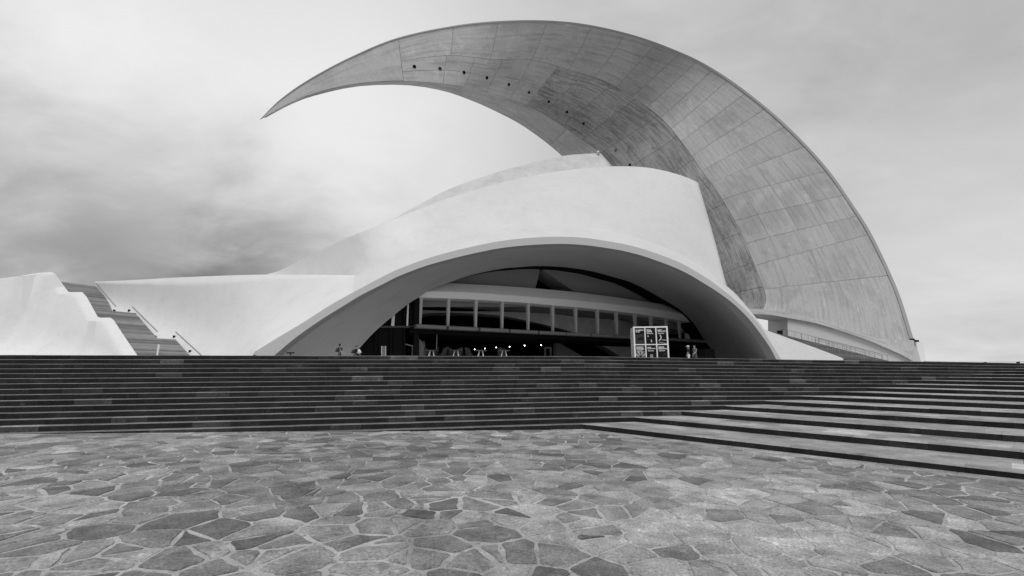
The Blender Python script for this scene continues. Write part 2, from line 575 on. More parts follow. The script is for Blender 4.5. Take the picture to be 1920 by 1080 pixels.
def build_paving():
    step = 0.365
    seeds = []
    y = 0.8
    while y < 17.5:
        lim = 3.5 + y * 1.25
        x = -lim
        while x < lim:
            sx, sy = x + rng.uniform(-.30, .30), y + rng.uniform(-.25, .25)
            if in_plaza(sx, sy, 0.35) and rng.random() > 0.20:
                seeds.append((sx, sy, rng.uniform(0, 0.05)))
            x += step * 1.12
        y += step * 0.86
    S = np.array(seeds)
    stones = []
    for i, (x, y, w) in enumerate(seeds):
        d2 = (S[:, 0] - x) ** 2 + (S[:, 1] - y) ** 2
        nb = np.argsort(d2)[1:26]
        h = 0.95
        poly = [(x - h, y - h), (x + h, y - h), (x + h, y + h), (x - h, y + h)]
        for j in nb:
            nx, ny = S[j, 0] - x, S[j, 1] - y
            dist = math.hypot(nx, ny)
            nx, ny = nx / dist, ny / dist
            off = dist / 2 + (w - S[j, 2]) / (2 * dist)
            far = max(0.0, min(1.0, (y - 4.5) / 5))
            gap = 0.007 + (0.030 - .018 * far) * max(0.0, min(1.0, 0.55 + 1.1 * mnoise.noise(V((x * .22 + 5, y * .22, 1)))))
            poly = clip(poly, (nx, ny), nx * x + ny * y + off - gap * rng.uniform(.6, 1.35))
            if len(poly) < 3:
                break
        if len(poly) < 3:
            continue
        # keep clear of the border course and the steps
        poly = clip(poly, (SN.x, SN.y), CS + TS - 0.44)
        if len(poly) < 3:
            continue
        poly = clip(poly, (MN.x, MN.y), CM + TM + 0.2)
        if len(poly) < 3:
            continue
        # chipped, slightly rounded outline
        o = []
        n = len(poly)
        for a in range(n):
            p, q = V((*poly[a], 0)), V((*poly[(a + 1) % n], 0))
            ln = (q - p).length
            if ln < 0.03:
                continue
            k = min(0.3, rng.uniform(.012, .04) / ln)
            o.append(p.lerp(q, k))
            if ln > 0.16:
                nrm = V(((q - p).y, -(q - p).x, 0)).normalized()
                for t in ((0.36, 0.68) if ln > .4 else (0.52,)):
                    o.append(p.lerp(q, t + rng.uniform(-.06, .06)) - nrm * rng.uniform(-0.008, 0.026))
            o.append(p.lerp(q, 1 - k))
        if len(o) < 4:
            continue
        area = abs(sum(o[a].x * o[(a + 1) % len(o)].y - o[(a + 1) % len(o)].x * o[a].y for a in range(len(o)))) / 2
        if area < 0.012:
            continue
        c = sum(o, V((0, 0, 0))) / len(o)
        stones.append((o, c, area))
    pieces = []
    for o, c, area in stones:
        zb = plaza_z(c.x, c.y)
        hgt = rng.uniform(0.006, 0.016)
        tx, ty = rng.uniform(-.006, .006), rng.uniform(-.006, .006)
        n = len(o)
        vs = [V((p.x, p.y, plaza_z(p.x, p.y) - 0.02)) for p in o]
        vs += [V((p.x, p.y, plaza_z(p.x, p.y) + hgt * 0.45)) for p in o]
        vs += [V((c.x + (p.x - c.x) * 0.965, c.y + (p.y - c.y) * 0.965,
                  plaza_z(p.x, p.y) + hgt + tx * (p.x - c.x) + ty * (p.y - c.y))) for p in o]
        fs = [tuple(range(2 * n, 3 * n))]
        for a in range(n):
            b = (a + 1) % n
            fs += [(a, b, n + b, n + a), (n + a, n + b, 2 * n + b, 2 * n + a)]
        low = mnoise.noise(V((c.x * .16, c.y * .16, 4)))
        t = 0.98 + 0.45 * low + rng.normal(0, 0.26)
        if rng.random() < 0.10:
            t *= 1.3
        t = max(0.52, min(1.75, t))
        q = px_of(V((c.x, c.y, zb)))
        d = max(1.0, c.y)
        size = area * EYE / d ** 3
        vis = q is not None and -60 < q[0] < 1980 and q[1] < 1120
        pieces.append((size if vis else size * 1e-3, vs, fs, t))
    pieces.sort(key=lambda e: -e[0])
    for s, vs, fs, t in pieces[:300]:
        link('paving_stone', mesh_of('paving_stone', vs, fs, tn=t), M['stone'], plaza)
    av, af, at = [], [], []
    for s, vs, fs, t in pieces[300:]:
        o = len(av)
        av += vs
        af += [tuple(i + o for i in f) for f in fs]
        at += [t] * len(fs)
    r = link('paving_stones', mesh_of('paving_stones', av, af, tn=at), M['stone'], plaza)
    r['kind'] = 'stuff'
    # border course along the foot of the side steps
    c1 = corner(1)
    s = 0.25
    while s < 14:
        ln = rng.uniform(0.75, 1.15)
        a, b = s + 0.006, s + ln - 0.006
        vs = []
        for zz in (-0.02, 0.010):
            for ss, dd in ((a, -0.425), (b, -0.425), (b, 0.02), (a, 0.02)):
                p = c1 + SD * ss + SN * dd
                vs.append(V((p.x, p.y, plaza_z(p.x, p.y) + zz)))
        fs = [(4, 5, 6, 7), (0, 1, 5, 4), (1, 2, 6, 5), (3, 0, 4, 7)]
        link('border_slab', mesh_of('border_slab', vs, fs, tn=rng.uniform(1.0, 1.35)), M['stone'], plaza)
        s += ln


build_paving()

# ---- the two flights of steps
main_steps = structure(bpy.data.objects.new('main_steps', None))
side_steps = structure(bpy.data.objects.new('side_steps', None))
COL.objects.link(main_steps)
COL.objects.link(side_steps)
main_pcs, side_pcs = [], []


def block(org, along, into, s0, s1, k, depth, sh0=0.0, sh1=0.0, t=1.0, top=None):
    """one step stone: riser face, worn arris, tread; sh0/sh1 slant its two ends"""
    top = k * R if top is None else top
    top += rng.uniform(-.0025, .0025)
    fz = rng.uniform(-.004, .004)
    c = 0.015
    prof = [(fz, (k - 1) * R - 0.012), (fz, top - c), (fz + c, top), (depth, top), (depth, (k - 1) * R - 0.012)]
    vs = []
    for s, sh in ((s0, sh0), (s1, sh1)):
        for d, z in prof:
            p = org + along * (s + sh * max(0.0, d)) + into * d
            vs.append(V((p.x, p.y, z + crown(p.x))))
    fs = [(5, 6, 1, 0), (6, 7, 2, 1), (7, 8, 3, 2), (8, 9, 4, 3), (0, 1, 2, 3, 4), (9, 8, 7, 6, 5)]
    return vs, fs, [0, 1, 1, 0, 0, 0], t


def area_px(vs):
    q = [px_of(v) for v in (vs[0], vs[1], vs[5], vs[6], vs[3], vs[8])]
    if any(p is None for p in q):
        return 0
    x0, x1 = max(0, min(p[0] for p in q)), min(1920, max(p[0] for p in q))
    y0, y1 = max(0, min(p[1] for p in q)), min(1080, max(p[1] for p in q))
    return max(0, x1 - x0) * max(0, y1 - y0)


SHEAR = 0
for k in range(1, 17):
    ck, cn = corner(k), corner(k + 1)
    D = cn - ck
    shm, shs = D.dot(MD) / TM, D.dot(SD) / TS
    # main flight, from the corner leftwards
    s = 0.0
    left = -(ck.x + 25) / MD.x
    first = True
    while s > left:
        ln = rng.choice([0.72, 0.78, 0.82, 0.86, 0.95, 1.05])
        run = rng.random()
        t = 0.88 + rng.normal(0, .15)
        if run < 0.10:
            t = rng.uniform(1.5, 2.4)
        elif run < 0.12:
            t = rng.uniform(3.0, 4.2)
        t = max(0.55, t)
        b = block(ck, MD, MN, s - ln + 0.004, s if first else s - 0.0, k, TM + 0.06 if k < 16 else 0.62, 0, shm if first else 0, t)
        main_pcs.append((area_px(b[0]), b))
        first = False
        s -= ln
    # side flight, from the corner towards the right
    s = 0.0
    end = 13.5 + k * 0.35
    first = True
    while s < end:
        ln = rng.uniform(0.95, 1.5)
        t = max(0.6, 0.85 + rng.normal(0, .16))
        b = block(ck, SD, SN, s + (0 if first else 0.004), s + ln, k, 0.40, shs if first else 0, 0, t)
        side_pcs.append((area_px(b[0]), 'step_block', b))
        first = False
        s += ln
    if k < 16:
        for (d0, d1) in ((0.404, 1.12), (1.124, TS + 0.05)):
            s = 0.0
            first = True
            while s < end:
                ln = rng.uniform(0.9, 1.7)
                zt = k * R + rng.uniform(-.003, 0.0005)
                vs = []
                for zz in (zt - 0.05, zt):
                    for ss, sh, dd in ((s + .003, shs if first else 0, d0), (s + ln, 0, d0), (s + ln, 0, d1), (s + .003, shs if first else 0, d1)):
                        p = ck + SD * (ss + (sh * dd)) + SN * dd
                        vs.append(V((p.x, p.y, zz + crown(p.x))))
                t = max(.55, 1.0 + rng.normal(0, .2) + (0.35 if rng.random() < .14 else 0))
                fs = [(4, 5, 6, 7), (0, 1, 5, 4), (1, 2, 6, 5), (2, 3, 7, 6), (3, 0, 4, 7)]
                q = [px_of(v) for v in vs[4:]]
                a = 0
                if all(q):
                    a = max(0, min(1920, max(p[0] for p in q)) - max(0, min(p[0] for p in q))) * (max(p[1] for p in q) - min(p[1] for p in q))
                side_pcs.append((a, 'tread_slab', (vs, fs, [1] * 5, t)))
                first = False
                s += ln


def spread_parts(pcs, parent, stuff_name, mats):
    pcs.sort(key=lambda e: -e[0])
    for a, nm, (vs, fs, mi, t) in pcs[:300]:
        link(nm, mesh_of(nm, vs, fs, mi, t), mats, parent)
    if len(pcs) > 300:
        av, af, am, at = [], [], [], []
        for a, nm, (vs, fs, mi, t) in pcs[300:]:
            o = len(av)
            av += vs
            af += [tuple(i + o for i in f) for f in fs]
            am += mi
            at += [t] * len(fs)
        r = link(stuff_name, mesh_of(stuff_name, av, af, am, at), mats, parent)
        r['kind'] = 'stuff'


spread_parts([(a, 'step_block', b) for a, b in main_pcs], main_steps, 'step_blocks', [M['basalt'], M['nosing']])
spread_parts(side_pcs, side_steps, 'step_blocks', [M['basalt'], M['tread']])

# ------------------------------------------------------------------ concert hall
AP = (44.0, 0.22)                         # plane of the entrance arch
GP = (54.0, 0.594)                        # plane of the gallery
A_ = [(474, 664), (480, 658.3), (530, 627.5), (565, 606.7), (620, 571.7), (663.3, 547.5), (720, 517.5), (750, 503.3), (800, 485),
      (850, 470.8), (900, 459.2), (940, 451.7), (990, 446.2), (1048.3, 443.7), (1098.3, 446.2), (1148.3, 453.7), (1180, 460),
      (1218, 470.8), (1276.7, 493.3), (1326.7, 522.3), (1351, 540), (1375.6, 559.7), (1397, 579.6), (1412, 595), (1427.5, 614.7),
      (1442.8, 639), (1458, 663.6), (1465, 674.3), (1470, 684)]
B_ = [(505, 674), (519, 662.5), (555, 632.5), (600, 600.8), (646.7, 571.7), (680, 551.7), (720, 531.7), (750, 516.7), (800, 498),
      (850, 484.2), (900, 472.5), (940, 465), (990, 459.7), (1048.3, 457.2), (1098.3, 459.7), (1148.3, 466.7), (1180, 473),
      (1218, 484), (1276.7, 506.7), (1326.7, 535.3), (1366, 562), (1397, 590), (1420, 617.8), (1442.8, 650), (1455.8, 674.3), (1460, 683)]
C_ = [(524, 672), (538, 658), (571.7, 631.7), (621.7, 596.7), (671.7, 566.7), (720, 538.3), (750, 522.5), (800, 503), (850, 488.7), (900, 477),
      (940, 469.5), (990, 464.5), (1048.3, 462.7), (1098.3, 465), (1148.3, 472), (1180, 478.3), (1218, 490), (1276.7, 513), (1327, 545),
      (1366, 576.5), (1404.6, 617.8), (1427.5, 651), (1439, 673), (1444, 683)]
D_ = [(655, 675), (675.6, 651), (707, 618), (760, 574), (785, 557.5), (806.7, 543), (841.7, 530), (883, 515.8), (940, 504), (973, 501),
      (1006.7, 498.8), (1056.7, 500.8), (1106.7, 508), (1148, 519), (1180, 528.3), (1210, 542.5), (1260, 571), (1275, 581), (1300, 605.6),
      (1320.6, 637.6), (1330, 650), (1347, 680)]
F_ = [(667, 516), (700, 498), (753, 477), (800, 461), (853, 447), (900, 436.5), (953, 427.5), (1003, 423.5), (1053, 423), (1103, 425.5), (1153, 434),
      (1205, 449), (1260, 470), (1310, 497), (1343, 520), (1362.5, 536.7)]
FR_ = [(1362.5, 536.7), (1376.7, 548), (1400, 575), (1410.7, 590), (1430.6, 618), (1450, 648), (1465, 673), (1471, 684)]
E_ = [(497, 515), (522, 508), (553, 493), (586.7, 476), (620, 460), (653, 445), (686.7, 431.7), (736.7, 411.7), (786.7, 391.7), (836.7, 373), (910, 350),
      (986.7, 331.7), (1040, 322), (1093.7, 315.6), (1147, 312), (1201, 313), (1241, 319), (1281.6, 330.4), (1308.5, 342)]
H_ = [(178, 528), (250, 525), (325, 520.7), (400, 517.5), (480, 515), (520, 515), (570, 515), (613, 515.3), (667, 516)]
NC = 96

hall = thing('concert_hall', 'white concert hall with curved shells and a wide arched entrance above the dark steps', 'concert hall', (5, 48, 2.3))


def on(curve, n, a, b):
    return [PP(p.x, p.y, a, b) for p in resample(curve, n)]


An, Bn, Cn, Dn = on(A_, NC, *AP), on(B_, NC, AP[0] - 0.05, AP[1]), on(C_, NC, AP[0] + 0.9, AP[1]), on(D_, NC, GP[0] - 0.6, GP[1])
loft('arch_fascia', [An, Bn], M['fascia'], hall)
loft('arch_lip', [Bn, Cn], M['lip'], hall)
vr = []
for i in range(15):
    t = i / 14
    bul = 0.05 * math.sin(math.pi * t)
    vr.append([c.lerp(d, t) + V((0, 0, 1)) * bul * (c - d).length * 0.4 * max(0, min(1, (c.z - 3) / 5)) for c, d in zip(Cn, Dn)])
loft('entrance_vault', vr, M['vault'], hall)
# the vault carries on behind the gallery, with its shade painted in as near-black
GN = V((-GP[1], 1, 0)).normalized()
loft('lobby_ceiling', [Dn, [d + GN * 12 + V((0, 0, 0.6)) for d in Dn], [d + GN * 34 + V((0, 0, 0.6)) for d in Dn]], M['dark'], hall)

# brim: from the fascia's outer edge up to the crease
a_right = [p for p in A_ if p[0] >= 663]
nb = 80
Ar = on(a_right, nb, *AP)
f_all = F_ + FR_[1:]
Fr = []
for p in resample(f_all, nb):
    k = max(0.0, min(1.0, (p.x - 1330) / 130))
    Fr.append(PP(p.x, p.y, AP[0] + 3.2 - 1.2 * k, AP[1]))
brim_rows = []
for i in range(7):
    t = i / 6
    brim_rows.append([a.lerp(f, t) + V((0, -0.35, 0.3)) * math.sin(math.pi * t) * 0.5 * (min(1, (a - f).length / 2)) for a, f in zip(Ar, Fr)])
brim = loft('shell_brim', [[p + V((0, 0.02, 0.0)) for p in Ar]] + brim_rows[1:], M['white'], hall)
# front shell: from the crease (and the low wing's top) to the free upper edge
KY = PP(667, 516, AP[0] + 3.2, AP[1]).y


def wall_top_y(px):
    if px >= 667:
        d = px_dir(px, 516)
        return (AP[0] + 3.2) / (1 - AP[1] * d.x / d.y)
    q = (px - 178) / 489
    return 60.5 + (KY - 60.5) * max(0, q) ** .8


ns = 88
low = resample([(497, 515.4)] + [p for p in H_ if p[0] >= 520] + F_[1:], ns)
top = resample(E_, ns)
Lw, Tp = [], []
for j, (l, t) in enumerate(zip(low, top)):
    q = j / (ns - 1)
    Lw.append(P(l.x, l.y, wall_top_y(l.x)) if l.x < 667 else PP(l.x, l.y, AP[0] + 3.2, AP[1]))
    kq = max(0, min(1, (q - .12) / .60))
    ofs = .25 + 6.4 * kq * kq * (3 - 2 * kq) - 1.2 * max(0, q - .8) / .2
    Tp.append(P(t.x, t.y, wall_top_y(t.x) + ofs * .97) if t.x < 667 else PP(t.x, t.y, AP[0] + 3.2 + ofs, AP[1]))
rows = []
for i in range(17):
    t = i / 16
    rr = []
    for j, (a, b) in enumerate(zip(Lw, Tp)):
        q = j / (ns - 1)
        p = a.lerp(b, t)
        d = (b - a).length
        # swells towards the camera between the two edges
        p += V((0, -1, 0.35)) * d * (-.05 + .10 * q) * math.sin(math.pi * t) * min(1, q * 4 + .1) * (1 - max(0, q - .9) * 8)
        rr.append(p)
    rows.append(rr)
# turn the right-hand edge round the back
for r in rows:
    e = r[-1]
    for dy, dx in ((1.2, 0.15), (4, .7), (8, 1.6)):
        r.append(e + V((dx, dy, 0)))
front_shell = loft('front_shell', rows, M['white'], hall)
tope = rows[-1]
loft('front_shell_back', [tope, [p + V((0, 0.5, -0.15)) for p in tope], [p + V((0, 2.5, -4)) for p in tope], [V((p.x, p.y + 4, max(3, p.z * .62))) for p in tope]], M['white_plain'], hall)

# rear shell
G_ = [(716, 420), (736.7, 411), (760, 397), (786.7, 383), (836.7, 357), (886.7, 338), (936.7, 321.7), (986.7, 308), (1020, 300), (1053, 292.7), (1086.7, 289), (1120, 287.5), (1127, 287.8)]
L_ = [(700, 440), (740, 432), (780, 420), (830, 404), (880, 392), (930, 380), (980, 370), (1020, 366), (1060, 362), (1100, 358), (1140, 356), (1160, 352), (1166, 350)]
ng = 50
gt = [PP(p.x, p.y, 64, .28) for p in resample(G_, ng)]
gl = [PP(p.x, p.y, 60, .28) for p in resample(L_, ng)]
rows = []
for i in range(12):
    t = i / 11
    rows.append([a.lerp(b, t) + V((0, -0.6, 0.9)) * math.sin(math.pi * t) * 0.35 for a, b in zip(gl, gt)])
for r in rows:
    e = r[-1]
    r += [e + V((.3, 2.5, 0)), e + V((0, 8, -1))]
rear = loft('rear_shell', rows, M['white_tile'], hall)
te = rows[-1]
loft('rear_shell_back', [te, [p + V((0, 3, -0.6)) for p in te], [p + V((0, 9, -6)) for p in te], [V((p.x, p.y + 14, 17)) for p in te]], M['white_plain'], hall)
loft('rear_shell_foot', [rows[0], [V((p.x, p.y + 2, p.z - 4)) for p in rows[0]]], M['white_plain'], hall)

# ---- inside the arch
def gp(px, py, off=0.0):
    """point on the gallery plane pushed off metres inwards"""
    return PP(px, py, GP[0] + off * math.hypot(1, GP[1]), GP[1])


# upper wall above the gallery: two folded slabs with a dark triangular cleft
lp = [(770, 470), (1011.5, 470), (1011.5, 510), (1004, 542), (998, 575), (770, 575)]
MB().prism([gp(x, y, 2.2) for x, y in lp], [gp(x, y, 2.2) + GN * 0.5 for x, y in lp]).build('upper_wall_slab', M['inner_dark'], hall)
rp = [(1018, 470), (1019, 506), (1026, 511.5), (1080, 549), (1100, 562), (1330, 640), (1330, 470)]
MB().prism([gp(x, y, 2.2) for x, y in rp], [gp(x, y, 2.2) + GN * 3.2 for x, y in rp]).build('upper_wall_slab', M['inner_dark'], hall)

# gallery beam
T_ = [(775, 528), (841.7, 530.8), (940, 536.2), (1005, 540.8), (1076.7, 547.5), (1160, 558), (1226.7, 568), (1270, 575.8), (1300, 582), (1312, 585)]
Mi_ = [(775, 546), (860, 547.5), (940, 552.5), (1000, 557), (1060, 561.7), (1120, 567.5), (1180, 574), (1230, 580), (1300, 593), (1312, 595.5)]
Bt_ = [(775, 557), (816.7, 558.5), (880, 561), (948, 565.3), (990, 568), (1038, 572.5), (1081.7, 576), (1122.5, 580), (1160, 584), (1193, 588), (1223, 592.5), (1251.7, 596.7), (1276.7, 600.8), (1298, 605), (1312, 608)]
nn = 60
t3 = [gp(p.x, p.y, 0.9) for p in resample(T_, nn)]
m3 = [gp(p.x, p.y, -0.1) for p in resample(Mi_, nn)]
b3 = [gp(p.x, p.y, 0.0) for p in resample(Bt_, nn)]
beam = loft('gallery_beam', [[p + GN * 1.4 - V((0, 0, .05)) for p in t3], t3, m3, b3, [p + GN * 2.0 for p in b3]], M['beam'], hall, smooth=False)
# gallery floor
s_l, s_r = gp(770, 606, -0.1), gp(1345, 652, -0.1)
sill_z = gp(842, 611, 0).z
fl = MB()
for (d0, d1, z0, z1) in ((0.15, 8.5, sill_z - 0.95, sill_z - 0.30),):
    a, b = V((s_l.x, s_l.y, 0)), V((s_r.x, s_r.y, 0))
    fr = [a + GN * d0 + V((0, 0, z0)), b + GN * d0 + V((0, 0, z0)), b + GN * d0 + V((0, 0, z1)), a + GN * d0 + V((0, 0, z1))]
    fl.prism(fr, [p + GN * (d1 - d0) for p in fr])
    fl.m[4] = 1  # top coloured pale to bounce light into the gallery, other faces shade black
fl.build('gallery_floor', [M['dark'], M['inner']], hall)
# columns
cols = [791, 843, 894.5, 943.7, 992.5, 1038.5, 1081.5, 1122.5, 1158, 1193, 1223, 1251.5, 1276.5]
bt_lookup = resample(Bt_, 300)
GD = V((1, GP[1], 0)).normalized()
cz = []
for i, cx in enumerate(cols):
    by = min(bt_lookup, key=lambda p: abs(p.x - cx)).y
    top = gp(cx, by, 0.05)
    w1, w0 = 0.165, 0.115
    c = MB()
    zt, zb = top.z + 0.02, sill_z - 0.28
    q = V((top.x, top.y, 0)) + GN * 0.35
    sec = []
    for z, w, dp in ((zb, w0, .16), (zt - 0.22, w1, .22), (zt - 0.14, w1 * 1.1, .24), (zt - 0.06, w1 * 1.9, .3), (zt, w1 * 1.9, .3)):
        sec.append([q + GD * (sx * w) + GN * (sy * dp) + V((0, 0, z)) for sx, sy in ((-1, -1), (1, -1), (1, 1), (-1, 1))])
    vs = [p for s in sec for p in s]
    fs = [(3, 2, 1, 0), (16, 17, 18, 19)]
    for a in range(4):
        for k in range(4):
            fs.append((a * 4 + k, a * 4 + (k + 1) % 4, a * 4 + 4 + (k + 1) % 4, a * 4 + 4 + k))
    c.add(vs, fs)
    c.build('column', M['post_concrete'], hall)
# slanted strut near the right end
MB().tube([gp(1284, 604, 3), gp(1291, 645, 1.5)], .38, 8).build('strut', M['beam'], hall)
# canopy leaves hung below the sill
segs = [(781, 837), (842, 897), (901, 954.5), (958, 1009), (1012, 1061), (1062.7, 1107), (1109.5, 1151), (1153, 1188.5), (1190.5, 1222), (1224, 1252.5), (1254, 1284.5), (1285.5, 1309.5), (1310.5, 1330)]
zt_c = gp(842, 610.5, -0.8).z
for a, b in segs:
    pa, pb = gp(a, 620, -0.8), gp(b, 620, -0.8)
    pa.z = pb.z = 0
    prof = [(0, zt_c - 0.10), (0, zt_c - .36), (.12, zt_c - .42), (1.0, zt_c - 0.42), (1.0, zt_c - .06), (.15, zt_c), ]
    fr = [pa + GN * d + V((0, 0, z)) for d, z in prof]
    bk = [pb + GN * d + V((0, 0, z)) for d, z in prof]
    MB().prism(fr, bk).build('canopy_panel', M['canopy'], hall)

# rear wall of the gallery with its own wide arch
WP = 9.0
ar_f = [(700, 640), (730, 612), (760, 597), (794, 588.5), (830, 586.5), (880, 587.5), (940, 592), (993, 602), (1034, 612), (1068, 621), (1100, 635), (1130, 649), (1150, 660), (1162, 668), (1180, 684)]
ar_b = [(698, 652), (730, 622), (760, 606), (794, 594.5), (830, 592), (880, 592.5), (940, 597), (991.5, 605.5), (1034, 616.5), (1064, 625), (1092, 637), (1120, 651), (1138, 662), (1148, 668), (1166, 684)]
nw = 60
af = [gp(p.x, p.y, WP) for p in resample(ar_f, nw)]
ab = [gp(p.x, p.y, WP + 1.6) for p in resample(ar_b, nw)]
tp = []
for p in resample([(640, 560), (794, 581), (946, 584.5), (1040, 589), (1080, 594), (1159, 600), (1210, 608), (1300, 622), (1400, 640)], nw):
    tp.append(gp(p.x, p.y, WP))
loft('inner_wall', [tp, af], M['inner'], hall, smooth=False)
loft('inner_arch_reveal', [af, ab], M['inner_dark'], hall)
rb = [gp(1162, 668, WP), gp(1180, 684, WP), gp(1420, 700, WP), gp(1400, 640, WP)]
MB().add(rb, [(0, 1, 2, 3)]).build('inner_wall', M['inner'], hall)
# ceiling over the gallery
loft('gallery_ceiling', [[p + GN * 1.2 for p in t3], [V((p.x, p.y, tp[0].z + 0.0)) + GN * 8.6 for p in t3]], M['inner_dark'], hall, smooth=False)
# dark back of the lobby
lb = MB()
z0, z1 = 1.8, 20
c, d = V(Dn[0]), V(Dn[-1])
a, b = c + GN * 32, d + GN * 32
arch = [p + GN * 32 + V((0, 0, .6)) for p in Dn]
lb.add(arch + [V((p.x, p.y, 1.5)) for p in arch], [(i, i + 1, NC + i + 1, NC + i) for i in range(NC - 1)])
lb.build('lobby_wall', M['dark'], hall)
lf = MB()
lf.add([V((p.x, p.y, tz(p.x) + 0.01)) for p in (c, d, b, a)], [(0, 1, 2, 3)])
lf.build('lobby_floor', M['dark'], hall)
# sloping stone stair wall in the lobby
tri = [(1042, 639), (1094, 669), (1100, 676), (1042, 676)]
MB().prism([gp(x, y, 6.5) for x, y in tri], [gp(x, y, 6.5) + GN * 0.6 for x, y in tri]).build('stair_wall', M['rock'], hall)
# pale framed doorway in the lobby
df = MB()
for (x0, y0, x1, y1) in ((1022, 650.5, 1024, 675), (1032.3, 650.5, 1034.3, 675), (1024, 650.5, 1032.3, 653.5)):
    f = [gp(x0, y1, 12), gp(x1, y1, 12), gp(x1, y0, 12), gp(x0, y0, 12)]
    df.prism(f, [p + GN * .25 for p in f])
df.build('door_frame', M['frame_white'], hall)

# timber front left of the gallery: leaves, posts, transom
def upright(x0, x1, y0, y1, off, th, m, name):
    f = [gp(x0, y1, off), gp(x1, y1, off), gp(x1, y0, off), gp(x0, y0, off)]
    return MB().prism(f, [p + GN * th for p in f]).build(name, m, hall)


for x0, x1 in ((660, 703), (707.3, 731), (735.3, 757.3)):
    upright(x0, x1, 614.5, 690, 0.5, .12, M['wood'], 'door_leaf')
    n = 9
    for i in range(n):
        ya, yb = 616 + i * 6.2, 616 + i * 6.2 + 5.6
        upright(x0 + .6, x1 - .6, ya, yb, 0.42, .06, M['wood'], 'board')
for x0, x1 in ((690, 731), (735.3, 757.3), (760, 786)):
    upright(x0, x1, 540, 611, 0.6, .08, M['black'], 'glazing_panel')
for x0, x1 in ((703, 707), (731.3, 735), (757.6, 760), (777, 786)):
    upright(x0, x1, 540, 690, 0.2, .4, M['wood'], 'post')
upright(690, 786, 611, 614.5, 0.15, .4, M['steel'], 'transom')
for (xa, ya, xb, yb, w) in ((737.5, 586, 736, 611, .17), (765, 570, 763.5, 611, .09)):
    MB().tube([gp(xa, ya, 0.05), gp(xb, yb, 0.05)], w, 6).build('prop', M['beam'], hall)
MB().tube([gp(760, 645.5, 1.5), gp(775.5, 649, 1.5)], .07, 6).build('handrail', M['rail_pale'], hall)
MB().tube([gp(773.5, 648, 1.5), gp(772.5, 680, 1.5)], .07, 6).build('rail_post', M['rail'], hall)
# dark vestibule at the right foot of the vault
vb = [(1322, 690), (1340.5, 690), (1339.8, 654.5), (1322, 654.5)]
MB().prism([PP(x, y, 47, .3) for x, y in vb], [PP(x, y, 47, .3) + GN * 2 for x, y in vb]).build('vestibule', M['black'], hall)
# rough stone slabs standing just inside the entrance
for i, pts in enumerate((((784.5, 680), (792, 680), (794.5, 650), (792, 641), (786.5, 635.5), (784.8, 636)), ((793, 680), (797.5, 680), (797, 645), (795.5, 638), (793.6, 641)))):
    tag(MB().prism([gp(x, y, .9 + i * .8) for x, y in pts], [gp(x, y, .9 + i * .8) + GN * .35 for x, y in pts]).build('stone_slab', M['rock']),
        ('broad rough stone slab standing just inside the left end of the gallery', 'narrow rough stone slab standing behind the broad one at the entrance')[i], 'stone slab')

# ------------------------------------------------------------------ roof wing
# stations from tip to base: outer edge, panel joint, keel, inner edge
ST = [((487, 224), (487, 224), (487, 224), (487, 224)),
      ((526, 187), (533, 193), (540, 195), (543, 194)),
      ((583, 148), (588, 163), (592, 174), (594, 176)),
      ((660, 107), (665, 136), (669, 157), (672, 160)),
      ((747, 71.5), (752, 115), (757, 152), (760, 158)),
      ((850, 49.5), (846, 104), (838, 158), (830, 169)),
      ((935, 40.5), (920, 112), (893, 168), (884, 187.5)),
      ((1027, 39.5), (998, 112), (955, 186), (932, 209)),
      ((1110, 48.5), (1068, 131), (1000, 203), (977, 233)),
      ((1200, 70.5), (1137, 152), (1045, 230), (1017, 261)),
      ((1283, 102), (1192, 185), (1090, 261), (1052, 290)),
      ((1337, 130), (1240, 222), (1130, 291), (1082, 322)),
      ((1400, 173), (1276, 267), (1170, 335), (1118, 362)),
      ((1475, 236), (1310, 322), (1215, 395), (1160, 410)),
      ((1547, 312), (1340, 368), (1255, 440), (1200, 455)),
      ((1600, 386), (1376, 436), (1292, 490), (1240, 500)),
      ((1637, 446), (1404, 507), (1322, 540), (1275, 545)),
      ((1684, 548), (1418, 556), (1345, 570), (1300, 575)),
      ((1717, 652), (1405, 583), (1350, 575), (1310, 556))]


def wing_curves():
    cs = [[], [], [], [], []]
    for n_, (o, j, c, i) in enumerate(ST):
        d = px_dir(*o)
        yo = 60 / (1 - .35 * d.x / d.y)
        span = math.hypot(o[0] - i[0], o[1] - i[1])
        w = 8.5 * min(1, span / 150)
        fac = (.05, .05, .06, .08, .12, .2, .4, .8, 1.25, 1.6, 1.8, 1.7, 1.45, 1.2, 1, 1, 1, 1, 1)[n_]
        jf = (.4, .4, .4, .4, .4, .42, .48, .52, .54, .54, .50, .44, .36, .3, .3, .3, .3, .3, .3)[n_]

        def at(q, off):
            e = px_dir(*q)
            return P(q[0], q[1], 60 / (1 - .35 * e.x / e.y) + off)
        O = at(o, 0)
        cs[0].append(O)
        cs[1].append(at(j, jf * fac * w))
        cs[2].append(at(c, fac * w))
        cs[3].append(at(i, (fac + .35) * w))
        cs[4].append(O + V((0, (.9 + fac if o[1] < 500 or o[0] < 1500 else .55) * w, 0)))
    return cs


WC = wing_curves()
NSW = len(ST) - 1


def wsurf(s, f):
    i = min(2, int(f))
    rd = .32                                   # the fold at the panel joint is rounded
    if abs(f - 1) < rd:
        a, b, c = catmull(WC[0], s), catmull(WC[1], s), catmull(WC[2], s)
        p, q = b.lerp(a, rd), b.lerp(c, rd)
        t = (f - 1 + rd) / (2 * rd)
        return p.lerp(b, t).lerp(b.lerp(q, t), t)
    return catmull(WC[i], s).lerp(catmull(WC[i + 1], s), f - i)


